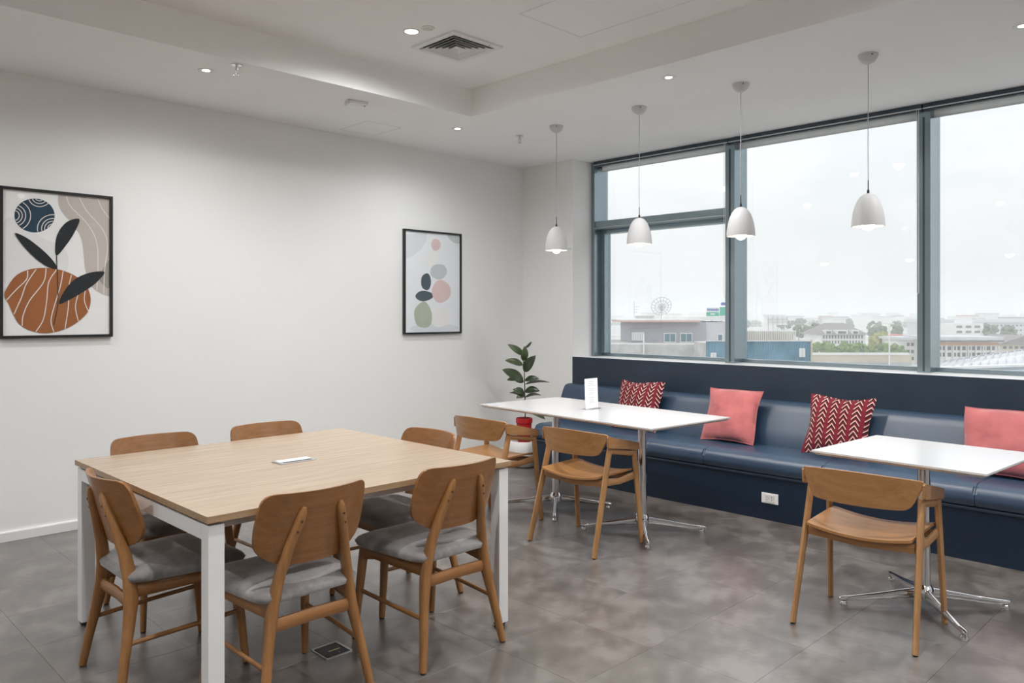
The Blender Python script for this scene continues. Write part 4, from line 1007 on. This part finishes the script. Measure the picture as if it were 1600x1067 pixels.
# trees
def crown(rnd, rx, ry, rz, lumps, cz):
    b = new()
    for k in range(lumps):
        a, h = rnd.uniform(0, 6.28), rnd.uniform(-.8, .9); rad = math.sqrt(max(0, 1 - h * h)) * rnd.uniform(.45, .8)
        c = Vector((rx * rad * math.cos(a), ry * rad * math.sin(a), cz + rz * h * .75)); s = rnd.uniform(.30, .48) * min(rx, rz)
        res = bmesh.ops.create_icosphere(b, subdivisions=2, radius=s, matrix=Matrix.Translation(c))
        for v in res['verts']: v.co += (v.co - c) * rnd.uniform(-.28, .30)
    return b
def tree(u, vtop, vbot, D, wpx, mat, label, group, seed):
    rnd = random.Random(seed); m = D / FPX; p = far(u, HORIZON, D); t = thing('tree', label, 'tree', (p.x, p.y, GZ), 0, group)
    zt_, zb = zpx(vtop, D) - GZ, zpx(vbot, D) - GZ; cz, rz = (zt_ + zb) / 2, (zt_ - zb) / 2
    obj('crown', crown(rnd, wpx * m / 2, wpx * m / 2, rz, 16, cz), mat, t, 0)
    b = new(); tube(b, [(0, 0, 0), (.2, .1, cz * .5), (0, 0, cz)], .25, 6); obj('trunk', b, C['roofbrown'], t)
rnd = random.Random(4)
tree(1372, 516, 548, 215, 34, C['tree2'], 'yellow-green round tree between the hip-roofed house and the pink house', None, 11)
for k, (u, vt) in enumerate([(1277, 534), (1290, 531), (1304, 536), (1318, 533), (1333, 535), (1347, 533), (1360, 537), (1384, 536), (1397, 537), (1408, 540)]):
    tree(u, vt, 556, 200, 20, C['tree'], 'bushy green tree in the hedge above the elevated road', 'trees along the elevated road', 20 + k)
for k in range(9):
    u = [1262, 1248, 1275, 1365, 1380, 1400, 1452, 1545, 1575][k]; tree(u, 506 + rnd.uniform(-2, 4), 530, 330, rnd.uniform(16, 26), C['tree3'], 'dark hazy tree in the middle distance', 'hazy trees in the middle distance', 50 + k)
for k in range(70):
    u = rnd.uniform(900, 1680); D_ = rnd.uniform(520, 1500); m = D_ / FPX; vt = rnd.uniform(493.5, 500); wpx = rnd.uniform(8, 30); p = far(u, HORIZON, D_)
    wc, rc = rnd.choice(['white', 'lgrey', 'white', 'beige', 'conc']), rnd.choice(['lgrey', 'pinkroof', 'roofbrown', 'metal'])
    lab = 'small %s building with a %s roof in the hazy far city' % ({'white': 'white', 'lgrey': 'light grey', 'beige': 'beige', 'conc': 'concrete grey'}[wc], {'lgrey': 'flat grey', 'pinkroof': 'pink', 'roofbrown': 'brown', 'metal': 'pale metal'}[rc])
    t = thing('distant_building', lab, 'building', (p.x, p.y, GZ), YAW - 90 + rnd.uniform(-25, 25), 'buildings of the hazy far city')
    h_ = max(5.0, zpx(vt, D_) - GZ) if D_ < 900 else rnd.uniform(8, 17)
    bx('walls', (-wpx * m / 2, wpx * m / 2, 0, 14, 0, h_), C[wc], t)
    bx('roof', (-wpx * m / 2 - .4, wpx * m / 2 + .4, -.4, 14.4, h_, h_ + 1.2), C[rc], t)
for k in range(45):
    u = rnd.uniform(900, 1680); D_ = rnd.uniform(420, 1100); tree(u, zpx(0, 1) * 0 + rnd.uniform(497.5, 502), 515, D_, rnd.uniform(14, 34), C['tree3'], 'grey-green tree in the hazy far city', 'trees of the hazy far city', 200 + k)
# haze over the city
hm = bpy.data.materials.new('haze'); hm.use_nodes = True; nt = hm.node_tree; nt.nodes.clear()
o = nt.nodes.new('ShaderNodeOutputMaterial'); vsn = nt.nodes.new('ShaderNodeVolumeScatter'); vsn.inputs['Color'].default_value = (.97, .98, 1, 1); vsn.inputs['Density'].default_value = .0012; vsn.inputs['Anisotropy'].default_value = 0
lk(nt, vsn.outputs[0], o.inputs['Volume'])
b = new(); box(b, 30, 3100, -2400, 3100, GZ + .1, 26); hzb = obj('city_haze', b, hm, None, 0); tag(hzb, 'thin pale haze hanging over the city', 'haze', kind='stuff')
